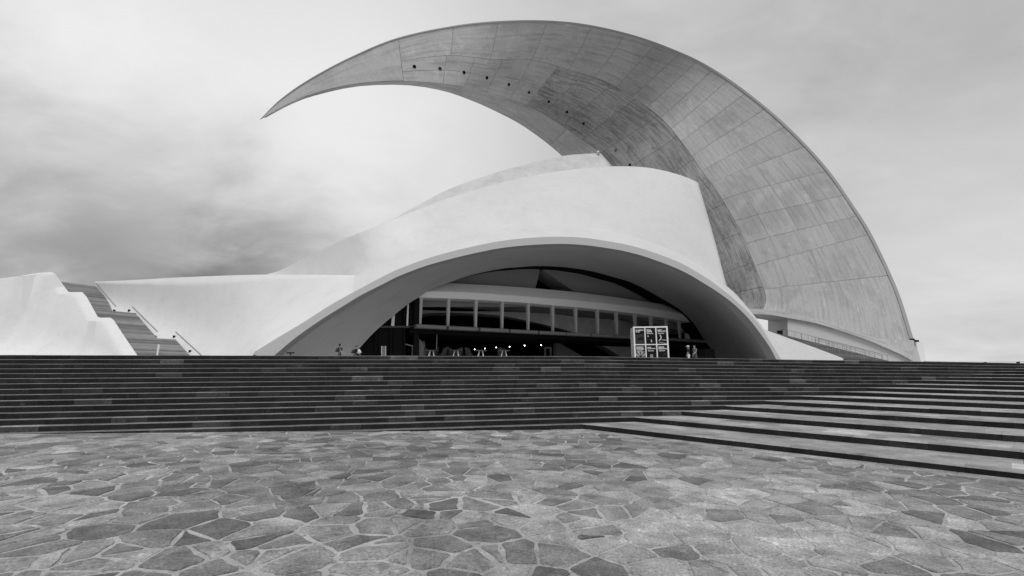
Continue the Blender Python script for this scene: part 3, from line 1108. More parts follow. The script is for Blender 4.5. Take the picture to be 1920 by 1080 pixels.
wing = thing('roof_wing', 'huge crescent concrete roof wing arching over the white shells to a sharp point', 'roof wing', (60, 84, 2))
NS = 150
BACK = V((0, .22, .05))
ss = [NSW * k / NS for k in range(NS + 1)]
rows = [[catmull(WC[4], s) for s in ss], [catmull(WC[0], s) + V((0, .5, 0)) * min(1, s / 2) for s in ss]]
for f in (0.15, .5, .8, 1.0, 1.2, 1.5, 2.0):
    rows.append([wsurf(s, f) + BACK * min(1, s / 2) for s in ss])
body = loft('wing_core', rows, M['wing_back'], wing, tn=1.0)
loft('wing_back', [[catmull(WC[4], s) for s in ss], [catmull(WC[3], s) + V((0, .05, 0)) for s in ss]], M['wing_back'], wing)


def wpanel(s0, s1, f0, f1, name, tn, gap=0.022, ns=None, nf=5, m='wing'):
    """one cast panel: its face with returned edges, held apart from its neighbours by a joint"""
    sm = (s0 + s1) / 2
    ls = max(.1, (wsurf(s1, (f0 + f1) / 2) - wsurf(s0, (f0 + f1) / 2)).length)
    lf = max(.1, (wsurf(sm, f1) - wsurf(sm, f0)).length)
    gs, gf = min(.2, gap / ls) * (s1 - s0), min(.2, gap / lf) * (f1 - f0)
    a0, a1, b0, b1 = s0 + gs, s1 - gs, f0 + gf, f1 - gf
    ns = ns or max(4, int((s1 - s0) * 9))
    grid = []
    for j in range(nf + 1):
        f = b0 + (b1 - b0) * j / nf
        grid.append([wsurf(a0 + (a1 - a0) * i / ns, f) for i in range(ns + 1)])
    rim_ = BACK * 1.4
    rws = [[p + rim_ for p in grid[0]]] + grid + [[p + rim_ for p in grid[-1]]]
    rws = [[r[0] + rim_] + r + [r[-1] + rim_] for r in rws]
    # face UVs run along the wing, continuous from panel to panel
    o = loft(name, rws, M[m], wing, smooth=False, tn=tn)
    uv = o.data.uv_layers[0]
    for pl in o.data.polygons:
        for li in pl.loop_indices:
            u_, v_ = uv.data[li].uv
            uv.data[li].uv = (u_ + s0 * 5.3, v_ + f0 * 9.1)
        pl.use_smooth = False
    return o


wr = random.Random(5)
FO = 0.025
js = [4, 5, 6, 7, 8, 8.7, 9.35, 9.9, 10.45, 11.0, 11.5, 12.0, 12.5, 13.0, 13.5]
wpanel(0.15, 4, FO, 2.0, 'concrete_panel', 1.0, ns=40, nf=8)
for a, b in zip(js, js[1:]):
    wpanel(a, b, FO, 1, 'concrete_panel', wr.uniform(.93, 1.06))
for a, b in ((13.5, 14.1), (14.1, 14.7), (14.7, 15.3), (15.3, 15.9)):
    for f0, f1 in ((FO, .30), (.30, .54), (.54, .77), (.77, 1)):
        wpanel(a, b, f0, f1, 'concrete_panel', wr.uniform(.94, 1.07), nf=3)
wpanel(15.9, 16.7, FO, 1, 'concrete_panel', 1.0)
wpanel(16.7, 18, FO, 1, 'concrete_panel', 1.04)
jc = [4, 4.9, 5.6, 6.3, 7.0, 7.7, 8.4, 9.2, 10.0, 10.9, 11.8, 12.6, 13.4, 14.2, 15.0, 15.8, 16.6, 18]
for a, b in zip(jc, jc[1:]):
    if a < 9.9:
        mw = 'wing_worn' if a > 7.5 else 'wing'
        wpanel(a, b, 1, 1.52, 'concrete_panel', wr.uniform(.93, 1.03), nf=3, m=mw)
        wpanel(a, b, 1.52, 2, 'concrete_panel', wr.uniform(.90, 1.06), nf=3, m=mw)
    else:
        wpanel(a, b, 1, 2, 'concrete_panel', wr.uniform(.80, .92), m='wing_worn')
for a, b in ((0.4, 5.6), (5.6, 7.6), (7.6, 9.4), (9.4, 11), (11, 13)):
    wpanel(a, b, 2, 3, 'concrete_panel', wr.uniform(1.05, 1.15), ns=14)
# rim along the outer edge
ro, ri, rk = [], [], []
for s in ss:
    o, j = catmull(WC[0], s), catmull(WC[1], s)
    d = (j - o)
    wdt = d.length * FO + .06
    k = min(1, s / 1.5)
    ro.append(o + V((0, -.12, .0)) * k)
    ri.append(o + (d.normalized() if d.length > 1e-6 else d) * wdt + V((0, -.12, 0)) * k)
    rk.append(o + V((0, .9, .05)) * k)
loft('wing_rim', [rk, ro, ri, [p + V((0, .5, 0)) * min(1, s / 1.5) for p, s in zip(ri, ss)]], M['rim'], wing, smooth=False)
# dark round fittings along the soffit
wtree = BVHTree.FromPolygons([wsurf(NSW * i / 200, 2 * j / 20) for i in range(201) for j in range(21)],
                             [(i * 21 + j, i * 21 + j + 1, (i + 1) * 21 + j + 1, (i + 1) * 21 + j) for i in range(200) for j in range(20)])
for (px, py) in ((777, 125), (825, 129), (870, 136), (913, 146), (954, 158.5), (992, 173), (1029, 190.5), (1063, 210), (1094, 231.7), (1154, 282), (1181, 309)):
    p, n = hit(wtree, px, py)
    if p is None:
        continue
    if n.dot(p - V((0, 0, EYE))) > 0:
        n = -n
    MB().lathe(p, [(.24, -.05), (.24, .05), (.18, .07), (.16, -.0), (.04, -.0)], 14, axis=n).build('soffit_light', M['black'], wing)

# wing foot: beam band, base wall with return face and door, end block
L1 = [(1402, 578.5), (1442.5, 581), (1480, 587.5), (1530, 598.7), (1580, 612.5), (1630, 627.5), (1662.5, 635.5), (1690, 637), (1714, 637.8)]
L2 = [(1402, 588.5), (1440, 590), (1475, 595.5), (1530, 606), (1580, 621), (1630, 638.7), (1680, 660), (1700, 670), (1712, 677)]


def wy(px, py, off=0.0):
    e = px_dir(px, py)
    k = max(0, min(1, (1717 - px) / 312))
    return P(px, py, 60 / (1 - .35 * e.x / e.y) + 3.4 * k + off)


foot = thing('wing_foot', 'grey concrete base wall with a dark door and curved band under the roof wing', 'base wall', (66, 84, 2.2))
n = 40
l1 = [wy(p.x, p.y, -.95) for p in resample(L1, n)]
l2 = [wy(p.x, p.y, -.90) for p in resample(L2, n)]
loft('curved_band', [[p + V((0, 5, .1)) for p in l1], l1, l2, [p + V((0, 5, 0)) for p in l2]], M['wing'], foot, smooth=False, tn=1.12)
bw = [(1477, 590)] + [(p.x, p.y + 1) for p in resample(L1, 20) if p.x > 1479] + [(1717, 640), (1729.5, 690), (1640, 700), (1477, 700)]
fr = [wy(x, y, -.2) for x, y in bw]
bk = [(wy(1440, y, 7.5) if x < 1478 else wy(x, y, 4.0)) for x, y in bw]
MB().prism(fr, bk).build('base_wall', M['wing'], foot, tn=1.08)
dr = [(1464.5, 640), (1475, 640), (1475, 619.5), (1464.5, 620.5)]


def ret(px, py, off=0.0):
    """on the return face between px 1440 and 1477"""
    t = (px - 1440) / 37
    A, Bq = wy(1440, py, 7.5), wy(1477, py, 0)
    e = px_dir(px, py)
    # ray against the upright plane through A and Bq
    nrm = V((Bq.y - A.y, -(Bq.x - A.x), 0)).normalized()
    s = nrm.dot(A - V((0, 0, EYE))) / nrm.dot(e)
    p = V((0, 0, EYE)) + e * s
    if nrm.dot(p - V((0, 0, EYE))) > 0:
        nrm = -nrm
    return p + nrm * off


f_ = [ret(x, y, .6) for x, y in dr]
MB().prism(f_, [ret(x, y, -.1) for x, y in dr]).build('door', M['black'], foot)
for (x0, x1, y0, y1) in ((1463.6, 1464.6, 619.5, 640), (1475, 1476, 618.5, 640)):
    q = [(x0, y1), (x1, y1), (x1, y0), (x0, y0)]
    MB().prism([ret(x, y, .7) for x, y in q], [ret(x, y, -.1) for x, y in q]).build('door_jamb', M['post'], foot)
eb = [(1716, 639.5), (1724, 640.5), (1731.5, 642), (1737, 690), (1727, 690)]
MB().prism([wy(x, y, .3) for x, y in eb], [wy(x, y, .3) + V((.3, 5, 0)) for x, y in eb]).build('end_block', M['beam'], foot)
for (px, py, sx) in ((1711, 636.5, .5), (1714, 639, .7), (1719, 639.4, .5)):
    p = wy(px, py, -.7)
    MB().box(p, (sx, .4, .35)).build('floodlight', M['black'], foot)

# ------------------------------------------------------------------ right side: white ramp wall, stairs, handrails
rw = [(1428, 614.5), (1442, 621), (1530, 652.5), (1596, 677.5), (1620, 687), (1475, 692), (1462, 672), (1448, 648)]
MB().prism([PP(x, y, 46, .22) for x, y in rw], [PP(x, y, 46, .22) + V((.3, .8, 0)) for x, y in rw]).build('ramp_wall', M['white_plain'])
tag(bpy.data.objects['ramp_wall'], 'white wedge shaped wall sloping down to the right of the arch foot', 'wall')

rst = thing('stair_flight', 'broad grey outdoor stair with handrails descending right below the roof wing', 'stairs', (42, 62, 2.3))
N0, N1 = P(1600, 679.5, 54), P(1442, 622, 60)
F0, F1 = P(1690, 684, 68), P(1476, 630.5, 70.5)
nst = 40


def stair_pt(t, g):
    return N0.lerp(N1, t).lerp(F0.lerp(F1, t), g)


for i in range(-3, nst):
    t0, t1 = i / nst, (i + 1) / nst
    z = (i + 1) / nst
    q = [stair_pt(t0, 0), stair_pt(t0, 1.04), stair_pt(t1 + .004, 1.04), stair_pt(t1 + .004, 0)]
    zt_ = [stair_pt(t1, 0).z, stair_pt(t1, 1.04).z, stair_pt(t1, 1.04).z, stair_pt(t1, 0).z]
    MB().prism([V((p.x, p.y, 1.5)) for p in q], [V((p.x, p.y, z_)) for p, z_ in zip(q, zt_)]).build('step_block', M['dark_step'], rst, tn=wr.uniform(.6, 1.4))
for i, (g, ts, te) in enumerate(((1.0, .99, .5), (.97, .92, .3), (.92, .85, .2), (.87, .78, .12), (.82, .70, .05), (.62, .62, .02), (.42, .56, .0), (.2, .5, .0))):
    m = MB()
    up = V((0, 0, 1.0))
    a, b = stair_pt(ts, g), stair_pt(te, g)
    m.tube([a + up, b + up], .032, 6)
    for k in range(5):
        p = a.lerp(b, k / 4)
        m.tube([p - V((0, 0, .1)), p + up], .024, 6)
    tag(m.build('handrail', M['rail']),
        ['thin handrail beside the dark door under the roof wing', 'handrail second from the door on the right stair', 'handrail third from the door on the right stair',
         'handrail fourth from the door on the right stair', 'rightmost tall handrail against the base wall of the wing', 'pale handrail on the upper middle of the right stair',
         'pale handrail on the middle of the right stair', 'pale handrail nearest the white ramp wall'][i], 'handrail', 'handrails on the right stair')

# distant cable fence and bollard lamps on the terrace edge at the far right
fence = thing('cable_fence', 'thin cable fence along the terrace edge against the sky at far right', 'fence', (60, 64, 2.2))
fm = MB()
pts = [P(1733.5, 677, 66), P(1760, 679.6, 66), P(1790, 680.2, 66)]
pts2 = [P(1738, 677.5, 66), P(1790, 678.6, 66), P(1850, 678.8, 66), P(1910, 678.5, 66), P(1990, 678, 66)]
fm.tube(pts, .03, 5)
fm.tube(pts2, .03, 5)
fm.build('cable', M['rail'], fence)
for px in (1733.5, 1736, 1911, 1990):
    p = P(px, 677, 66)
    MB().tube([V((p.x, p.y, tz(p.x) - .1)), p], .05, 6).build('post', M['rail'], fence)
for i, (px, py) in enumerate(((1761, 680), (1789.5, 678.4), (1794, 679.6), (1847, 678.6), (1908.5, 678.2))):
    p = P(px, py, 60)
    b = thing('bollard_lamp', ['first bollard lamp right of the wing base', 'wider bollard lamp of the close pair right of the wing', 'small bollard lamp of the close pair right of the wing',
                               'lone dark bollard lamp between the pair and the right edge', 'bollard lamp nearest the right edge of the photo'][i], 'bollard lamp', (p.x, p.y, tz(p.x)), 'bollard lamps along the terrace edge')
    h = p.z - tz(p.x)
    MB().tube([(0, 0, -.1), (0, 0, h - .25)], .08, 8).build('post', M['steel'], b)
    MB().lathe((0, 0, h - .25), [(.1, 0), (.17, .06), (.17, .2), (.08, .25)], 10).build('lamp_head', M['black'], b)

# ------------------------------------------------------------------ left side: low wing wall, stairs, parapet
UP = V((-.88, .47, 0)).normalized()
ED = V((.47, .88, 0)).normalized()
L0p = V((-35.3, 49.0, 0))


def stair_h(t):
    """height above eye level along the outer stair"""
    if t < 2.89:
        return 1.95 + .55 * t
    if t < 6.4:
        return 3.54
    if t < 12.87:
        return 3.54 + (t - 6.4) * .544
    if t < 17.2:
        return 7.06
    return 7.06 + (t - 17.2) * .60


ost = thing('outer_stair', 'grey outdoor stair climbing left in three flights between white parapet and white wall', 'stairs', (-36, 48, 2.3))
wdt = 5.2
t = -2.7
while t < 24.2:
    flat = 2.89 - .01 < t < 6.39 or 12.86 < t < 17.19
    if flat:
        t1 = 6.4 if t < 8 else 17.2
        z = EYE + stair_h(t + .01)
    else:
        t1 = t + .29
        for lim in (2.89, 12.87):
            if t < lim - .02 and t1 > lim - .12:
                t1 = lim
        z = EYE + stair_h(t1 if t1 not in (6.4, 17.2) else t)
    p0, p1 = L0p + UP * t, L0p + UP * (t1 + .02)
    wdt = 4.3 if t < .6 else 5.2
    f = [p0 - ED * wdt + V((0, 0, 1.5)), p0 + ED * .6 + V((0, 0, 1.5)), p0 + ED * .6 + V((0, 0, z)), p0 - ED * wdt + V((0, 0, z))]
    bq = [p + (p1 - p0) for p in f]
    MB().prism(f, bq).build('landing' if flat else 'step_block', M['grey_step'], ost, tn=wr.uniform(.6, 1.3))
    t = t1

# low wing wall: from the stair side and the arch foot up to its level top
n = 70
bot_px = [(168, 556), (179, 556), (204, 585), (237, 596), (285, 637), (319, 645), (345, 664), (400, 672), (440, 672), (474, 664)]
bY = [60.5, 59.2, 57.3, 55.2, 52.4, 50.6, 49.2, 45.5, 42, 39.8]
bot3 = [P(q[0], q[1], y) + V((0, 0, -.6 if i < 6 else -1.1 if i < 9 else -.2)) for i, (q, y) in enumerate(zip(bot_px, bY))]
left_A = [PP(p[0], p[1], *AP) for p in A_ if p[0] <= 664]
lowc = resample(bot3, 40) + resample(left_A, 40)[1:]
topc = []
hh = resample(H_, len(lowc))
for j, p in enumerate(hh):
    q = j / (len(hh) - 1)
    topc.append(P(p.x, p.y, wall_top_y(p.x)))
rows = []
for i in range(13):
    t = i / 12
    rr = []
    for j, (a, b) in enumerate(zip(lowc, topc)):
        p = a.lerp(b, t)
        sag = math.sin(math.pi * t) * (b - a).length * .15 * max(0, 1 - j / (len(topc) - 1)) ** .5
        rr.append(p + V((0, 1, -.6)) * sag)
    rows.append(rr)
for it in range(30):
    for i in range(1, 12):
        k = .5 * math.sin(math.pi * i / 12) ** .5
        r = rows[i]
        rows[i] = [r[0]] + [r[j].lerp((r[j - 1] + r[j + 1]) / 2, k) for j in range(1, len(r) - 1)] + [r[-1]]
    r = rows[0]
    rows[0] = [r[0]] + [r[j].lerp((r[j - 1] + r[j + 1]) / 2, .5 if 27 < j < 38 else 0) for j in range(1, len(r) - 1)] + [r[-1]]
sw = loft('low_wing_wall', [rows[0]] + rows[1:] + [[p + V((-.15, .8, 0)) for p in topc], [V((p.x - .3, p.y + 1.6, 2)) for p in topc]], M['white_plain'])
tag(sw, 'long low white wall sweeping from the outer stair into the arch', 'wall')
wt = bvh(sw)

rail_lab = ['topmost handrail on the low white wall at its left end', 'middle handrail of three on the low white wall', 'lowest handrail on the low white wall just above the steps']
for i, (a, b) in enumerate((((179, 530), (217, 574)), ((248, 574.5), (295, 621)), ((329, 621.5), (380, 668)))):
    m = MB()
    path = []
    for k in range(7):
        q = (a[0] + (b[0] - a[0]) * k / 6, a[1] + (b[1] - a[1]) * k / 6)
        h, nn_ = hit(wt, *q)
        if h is None:
            continue
        path.append(h - px_dir(*q) * .18)
    m.tube(path, .045, 6)
    for p in path[1::2]:
        m.tube([p, p + px_dir(300, 600) * .25], .025, 5)
    tag(m.build('handrail', M['rail']), rail_lab[i], 'handrail', 'handrails on the low white wall')
lamp_lab = ['highest dark wall lamp beside the top handrail', 'dark wall lamp just below the foot of the top handrail', 'dark wall lamp left of the middle handrail head',
            'dark wall lamp below the middle of the middle handrail', 'dark wall lamp just below the foot of the middle handrail', 'dark wall lamp left of the lowest handrail head',
            'lowest dark wall lamp close above the dark steps']
for i, (px, py) in enumerate(((193, 561.3), (213.7, 583), (241.6, 582.7), (265.7, 606.7), (291, 632), (326, 631.6), (355.7, 659))):
    h, nn_ = hit(wt, px, py)
    if h is None:
        continue
    w = thing('wall_lamp', lamp_lab[i], 'wall lamp', h, 'wall lamps along the outer stair')
    f = -px_dir(px, py)
    f.z = 0
    f.normalize()
    yaw = math.atan2(f.y, f.x) + math.pi / 2
    MB().box(V((0, 0, 0)), (.20, .34, .22), yaw).build('lamp_body', M['black'], w)
    MB().box(f * .12 + V((0, 0, .13)), (.24, .34, .04), yaw).build('hood', M['steel'], w)

# stepped parapet on the near side of the stair
PT = [(-700, 606, 40), (-300, 560, 44), (-60, 531, 47), (0, 524, 49), (50, 517, 50), (88, 511, 51), (97, 510, 51), (104, 514, 51.1), (112, 525, 51.3), (121, 538, 51.5), (128, 547, 51.4), (134, 547.7, 51), (145, 547.6, 50.5),
      (154, 547.6, 50), (162, 556, 49.6), (173, 576, 49.1), (183, 594, 48.6), (189, 595.8, 48.2), (198, 595.5, 47.4), (207, 595.6, 46.8), (213, 600, 46.5), (234, 632, 45.6), (256, 664, 44.6), (261, 671, 44.4)]
fine_pt = []
for i in range(len(PT) - 1):
    for k in range(4):
        f = k / 4
        fine_pt.append(V(PT[i]).lerp(V(PT[i + 1]), f))
fine_pt.append(V(PT[-1]))
r0, r1, r2, r3, r4, r5, r6 = [], [], [], [], [], [], []
for q in fine_pt:
    p = P(q.x, q.y, q.z)
    o = V((-.55, -.35, -.12))
    g = tz(p.x) - .2
    hgt = max(.3, p.z - g)
    r0.append(V((p.x + .25, p.y + .3, g)))
    r1.append(p + V((.05, .05, -.1)))
    r2.append(p)
    r3.append(p + o)
    b = p + o * 1.35
    r4.append(V((b.x - .02, b.y - .1, p.z - .45)))
    fl_ = min(1, hgt / 8)
    r5.append(V((b.x - .6 * fl_, b.y - .9 * fl_, g + hgt * .42)))
    r6.append((b, fl_, g, hgt))
def smooth(vals, w):
    n_ = len(vals)
    return [sum(vals[max(0, min(n_ - 1, i + k))] for k in range(-w, w + 1)) / (2 * w + 1) for i in range(n_)]


hs = smooth([h for b, f, g, h in r6], 9)
bx, by_ = smooth([b.x for b, f, g, h in r6], 7), smooth([b.y for b, f, g, h in r6], 7)
r6 = [(V((bx[i], by_[i], 0)), min(1, hs[i] / 8), r6[i][2], hs[i]) for i in range(len(r6))]
flare = []
for fz, fo in ((.62, .06), (.46, .22), (.32, .6), (.21, 1.2), (.12, 2.2), (.05, 3.8), (0, 6.0)):
    w = min(1, fo / 2.2)
    flare.append([V(((r4[i].x * (1 - w) + b.x * w) - .6 * fo * f, (r4[i].y * (1 - w) + b.y * w) - fo * f, g + min(h * fz, (r4[i].z - g) * fz)))
                  for i, (b, f, g, h) in enumerate(r6)])
pw = loft('parapet_wall', [r0, r1, r2, r3, r4] + flare, M['white_plain'], sharp=40)
tag(pw, 'stepped white parapet wall with rounded top on the left of the outer stair', 'wall')
# small white pole on the lowest flight
p = P(297, 648, 46.5)
tag(MB().tube([V((p.x, p.y, EYE + 1.2)), P(298, 646, 46.5)], .09, 8).build('marker_post', M['frame_white']), 'short white post standing on the lowest flight of the outer stair', 'post')

# ------------------------------------------------------------------ things on the terrace
# poster cube
FL, FRt = P(1187, 612.5, 36), P(1251.5, 611, 35.56)
aax = V((FRt.x - FL.x, FRt.y - FL.y, 0))
wc = aax.length
aax.normalize()
bax = V((-aax.y, aax.x, 0))
g = tz(FL.x)
hc = FL.z - g
cube = thing('poster_cube', 'large white framed cube of concert posters standing in front of the gallery', 'poster stand', (FL.x, FL.y, g))
fw = 0.11


def cpt(u, d, z):
    return aax * u + bax * d + V((0, 0, z))


def bar(u0, u1, d0, d1, z0, z1):
    c = cpt((u0 + u1) / 2, (d0 + d1) / 2, (z0 + z1) / 2)
    return box_geo(c, aax * (u1 - u0) / 2, bax * (d1 - d0) / 2, V((0, 0, (z1 - z0) / 2)))


rowz = [hc - fw, hc - fw - 1.27, hc - fw * 1.7 - 1.27, hc - fw * 1.7 - 2.54]
fm = MB()
for (d0, d1) in ((0, fw), (wc - fw, wc)):
    for u in (0, (wc - fw) / 3, (wc - fw) * 2 / 3, wc - fw):
        w = fw if u in (0, wc - fw) else fw * .75
        fm.add(*bar(u + (fw - w) / 2, u + (fw + w) / 2, d0, d1, 0, hc - fw))
    fm.add(*bar(0, wc, d0 - .003, d1 + .003, hc - fw, hc))
    fm.add(*bar(fw, wc - fw, d0 + .012, d1 - .012, rowz[2], rowz[1]))
    fm.add(*bar(fw, wc - fw, d0 + .012, d1 - .012, 0.0, max(.05, rowz[3])))
for (u0, u1) in ((0, fw), (wc - fw, wc)):
    for d in ((wc - fw) / 3, (wc - fw) * 2 / 3):
        fm.add(*bar(u0 + .01, u1 - .01, d, d + fw, 0, hc - fw))
    fm.add(*bar(u0 - .003, u1 + .003, fw, wc - fw, hc - fw, hc))
    fm.add(*bar(u0 + .012, u1 - .012, fw, wc - fw, rowz[2], rowz[1]))
fm.build('frame', M['frame_white'], cube)


def text_mesh(body, size, bold=True):
    cu = bpy.data.curves.new('lettering', 'FONT')
    cu.body = body
    cu.size = size
    cu.resolution_u = 2
    cu.offset = 0.012 if bold else 0.0
    cu.space_line = .85
    o = bpy.data.objects.new('lettering_tmp', cu)
    COL.objects.link(o)
    dg = bpy.context.evaluated_depsgraph_get()
    me = bpy.data.meshes.new_from_object(o.evaluated_get(dg))
    bpy.data.objects.remove(o)
    return me


names = [('PIANÍSIMO\n24_25', ''), ('PAUL\nLEWIS', '24 OCT  19:30 h'), ('ELISSO\nVIRSALADZE', '7 NOV  19:30 h'),
         ('DMITRY\nMASLEEV', '12 DIC  19:30 h'), ('DENIS\nKOZHUKHIN', '30 ENE  19:30 h'), ('SERGEI\nBABAYAN', '10 ABR  19:30 h')]
pw_ = (wc - fw) / 3


def flat(name, pts, u0, z0, m, parent, dep):
    vs = [cpt(u0 + x, dep, z0 + z) for x, z in pts]
    return MB().prism(vs, [v + bax * .004 for v in vs]).build(name, m, parent)


def ell(cx, cz_, rx, rz, n=16):
    return [(cx + rx * math.cos(2 * math.pi * k / n), cz_ + rz * math.sin(2 * math.pi * k / n)) for k in range(n)]


for r_ in range(2):
    for c_ in range(3):
        u0 = c_ * pw_ + fw
        z1, z0 = (rowz[0], rowz[1]) if r_ == 0 else (rowz[2], rowz[3])
        w_, h_ = pw_ - fw, z1 - z0
        idx = r_ * 3 + c_
        pn = MB().add(*bar(u0 + .004, u0 + w_ - .004, .05, .08, z0, z1)).build('poster', M['poster_mid' if idx == 2 else 'poster_dark'], cube)
        dp = .044
        head, sub = names[idx]
        me = text_mesh(head, 0.15)
        xs_ = [v.co.x for v in me.vertices]
        sc = min(1.0, (w_ * .84) / max(xs_))
        for v in me.vertices:
            x, y = v.co.x * sc, v.co.y * sc
            v.co = cpt(u0 + .07 + x, dp, z1 - .22 + y)
        link('lettering', me, M['poster_lite'], pn)
        if sub:
            me = text_mesh(sub, 0.075)
            for v in me.vertices:
                v.co = cpt(u0 + .09 + v.co.x * .9, dp, z1 - .47 + v.co.y)
            link('lettering', me, M['poster_lite'], pn)
        if idx == 0:
            flat('picture', [(.01, .02), (w_ - .01, .02), (w_ - .01, h_ * .6), (.01, h_ * .6)], u0, z0, M['poster_mid'], pn, .046)
            flat('picture', [(.12, .34), (.2, .42), (.34, .5), (.4, .58), (.46, .54), (.58, .60), (.6, .5), (.7, .38), (.6, .34), (.57, .18), (.54, .34), (.3, .33), (.28, .18), (.25, .33)], u0, z0, M['poster_dark'], pn, .040)
        elif idx == 1:
            flat('picture', ell(.17, .62, .045, .06), u0, z0, M['poster_lite'], pn, .046)
            flat('picture', [(.36, .34), (.42, .36), (.46, .18), (.42, .12), (.37, .2)], u0, z0, M['poster_lite'], pn, .046)
        elif idx == 2:
            flat('picture', [(.01, .02), (w_ - .01, .02), (w_ - .01, h_ * .63), (.01, h_ * .63)], u0, z0, M['poster_dark'], pn, .047)
            flat('picture', [(.10, .26), (.2, .36), (.28, .46), (.24, .6), (.22, .72), (.27, .74), (.34, .58), (.36, .46), (.28, .34), (.16, .24)], u0, z0, M['poster_lite'], pn, .042)
            flat('picture', [(.3, .30), (w_ - .02, .27), (w_ - .02, .32), (.3, .33)], u0, z0, M['poster_lite'], pn, .042)
            flat('picture', [(.12, .14), (w_ - .02, .01), (w_ - .02, .04), (.12, .17)], u0, z0, M['poster_lite'], pn, .042)
        elif idx == 3:
            flat('picture', [(.01, .02), (w_ - .01, .02), (w_ - .01, h_ * .62), (.01, h_ * .62)], u0, z0, M['post'], pn, .047)
            for k in range(9):
                an = math.pi * (k + .5) / 9
                ca_, sa_ = math.cos(an), math.sin(an)
                cx_, cz2 = w_ / 2, .36
                ex = min(.34 / max(.05, abs(ca_)), .38 / max(.05, sa_))
                flat('picture', [(cx_ + ca_ * .14 - sa_ * .012, cz2 + sa_ * .14 + ca_ * .012), (cx_ + ca_ * ex - sa_ * .035, cz2 + sa_ * ex + ca_ * .035), (cx_ + ca_ * ex + sa_ * .035, cz2 + sa_ * ex - ca_ * .035)], u0, z0, M['poster_lite' if k % 2 else 'poster_dark'], pn, .043)
            flat('picture', ell(w_ / 2, .36, .1, .13), u0, z0, M['poster_mid'], pn, .040)
        elif idx == 4:
            flat('picture', ell(w_ / 2 - .01, .40, .12, .16), u0, z0, M['skin'], pn, .046)
            flat('picture', ell(w_ / 2 - .01, .52, .12, .05), u0, z0, M['post'], pn, .043)
            flat('picture', [(w_ / 2 - .09, .41), (w_ / 2 + .07, .41), (w_ / 2 + .07, .44), (w_ / 2 - .09, .44)], u0, z0, M['poster_dark'], pn, .042)
        else:
            flat('picture', [(.40, .52), (.48, .60), (.60, .62), (.68, .52), (.62, .56), (.5, .55), (.44, .46), (.42, .36), (.38, .4)], u0, z0, M['poster_mid'], pn, .046)
# left flank posters
for r_ in range(2):
    for c_ in range(3):
        z1, z0 = (rowz[0], rowz[1]) if r_ == 0 else (rowz[2], rowz[3])
        d0 = c_ * pw_ + fw
        pn = MB().add(*bar(.05, .08, d0 + .004, d0 + pw_ - fw - .004, z0, z1)).build('poster', M['poster_mid'], cube)
        a = cpt(.045, d0 + .1, z1 - .2)
        b = cpt(.045, d0 + pw_ - .25, z1 - .2)
        MB().prism([a, b, b + V((0, 0, .1)), a + V((0, 0, .1))], [q + aax * .004 for q in (a, b, b + V((0, 0, .1)), a + V((0, 0, .1)))]).build('headline', M['poster_lite'], pn)

# white notice board by the timber doors
f = [gp(715.5, 690, -.6), gp(723.3, 690, -.6), gp(723.3, 649, -.6), gp(715.8, 649, -.6)]
nbd = thing('notice_board', 'narrow white notice board standing before the dark timber doors', 'notice board', (f[0].x, f[0].y, tz(f[0].x)))
o0 = nbd.location
MB().prism([p - o0 for p in f], [p - o0 + GN * .08 for p in f]).build('board_panel', M['post'], nbd)
mb = MB()
for (x0, x1) in ((715.2, 716.2), (722.8, 723.8)):
    q = [gp(x0, 690, -.65), gp(x1, 690, -.65), gp(x1, 648.7, -.65), gp(x0, 648.7, -.65)]
    mb.prism([p - o0 for p in q], [p - o0 + GN * .12 for p in q])
mb.build('frame', M['frame_white'], nbd)
# thin pale pole in the lobby opening
pa, pb = gp(819.8, 614, .6), gp(817, 690, .6)
tag(MB().tube([V((pb.x, pb.y, tz(pb.x))), pa], .055, 8).build('pole', M['post']), 'thin pale pole reaching from lobby floor to the canopy near the left end', 'pole')
# dark low planter beside the left arch foot
p = P(545, 661.5, 38.8)
pl = thing('litter_tray', 'low dark tray with a thin lid near the left foot of the arch', 'tray', (p.x, p.y, tz(p.x)))
MB().tube([(0, 0, 0), (0, 0, p.z - tz(p.x))], .06, 8).build('stand', M['steel'], pl)
MB().box((0, 0, p.z - tz(p.x)), (.55, .4, .09), .2).build('tray', M['black'], pl)

# lobby lamps (lit)
for i, (px, py, Y) in enumerate(((862, 658.6, 76), (874, 657, 73), (890, 655, 70), (909, 653.5, 67), (930.5, 651.5, 64.5), (955.5, 650, 62), (983.5, 648, 60.5), (1014.5, 647.3, 64))):
    p = P(px, py, Y)
    lab = 'lit round lamp in the dark lobby, %s' % ['leftmost and smallest of the row', 'second from the left', 'third from the left', 'fourth from the left', 'fifth from the left',
                                                   'sixth from the left', 'last of the row before the door frame', 'the wall lamp beside the pale door frame'][i]
    l = thing('lobby_lamp', lab, 'lamp', p, 'lit lamps in the lobby')
    MB().lathe((0, 0, 0), [(.01, -.055), (.042, -.04), (.055, 0), (.042, .04), (.01, .055)], 10).build('bulb', M['lamp'], l, smooth=True)
    MB().lathe((0, 0, .12), [(.06, 0), (.06, .15), (.03, .2)], 8).build('holder', M['steel'], l)

# cafe tables and chairs on the terrace before the lobby
def cafe_table(name, p, lab):
    t = thing(name, lab, 'table', p, 'cafe tables on the terrace before the lobby')
    MB().lathe((0, 0, .72), [(.38, 0), (.40, .015), (.40, .03), (.38, .04)], 16).build('table_top', M['steel'], t)
    for k in range(4):
        a = math.pi / 4 + k * math.pi / 2
        MB().tube([(.14 * math.cos(a), .14 * math.sin(a), .72), (.34 * math.cos(a), .34 * math.sin(a), 0)], .035, 6).build('leg', M['pale_leg'], t)


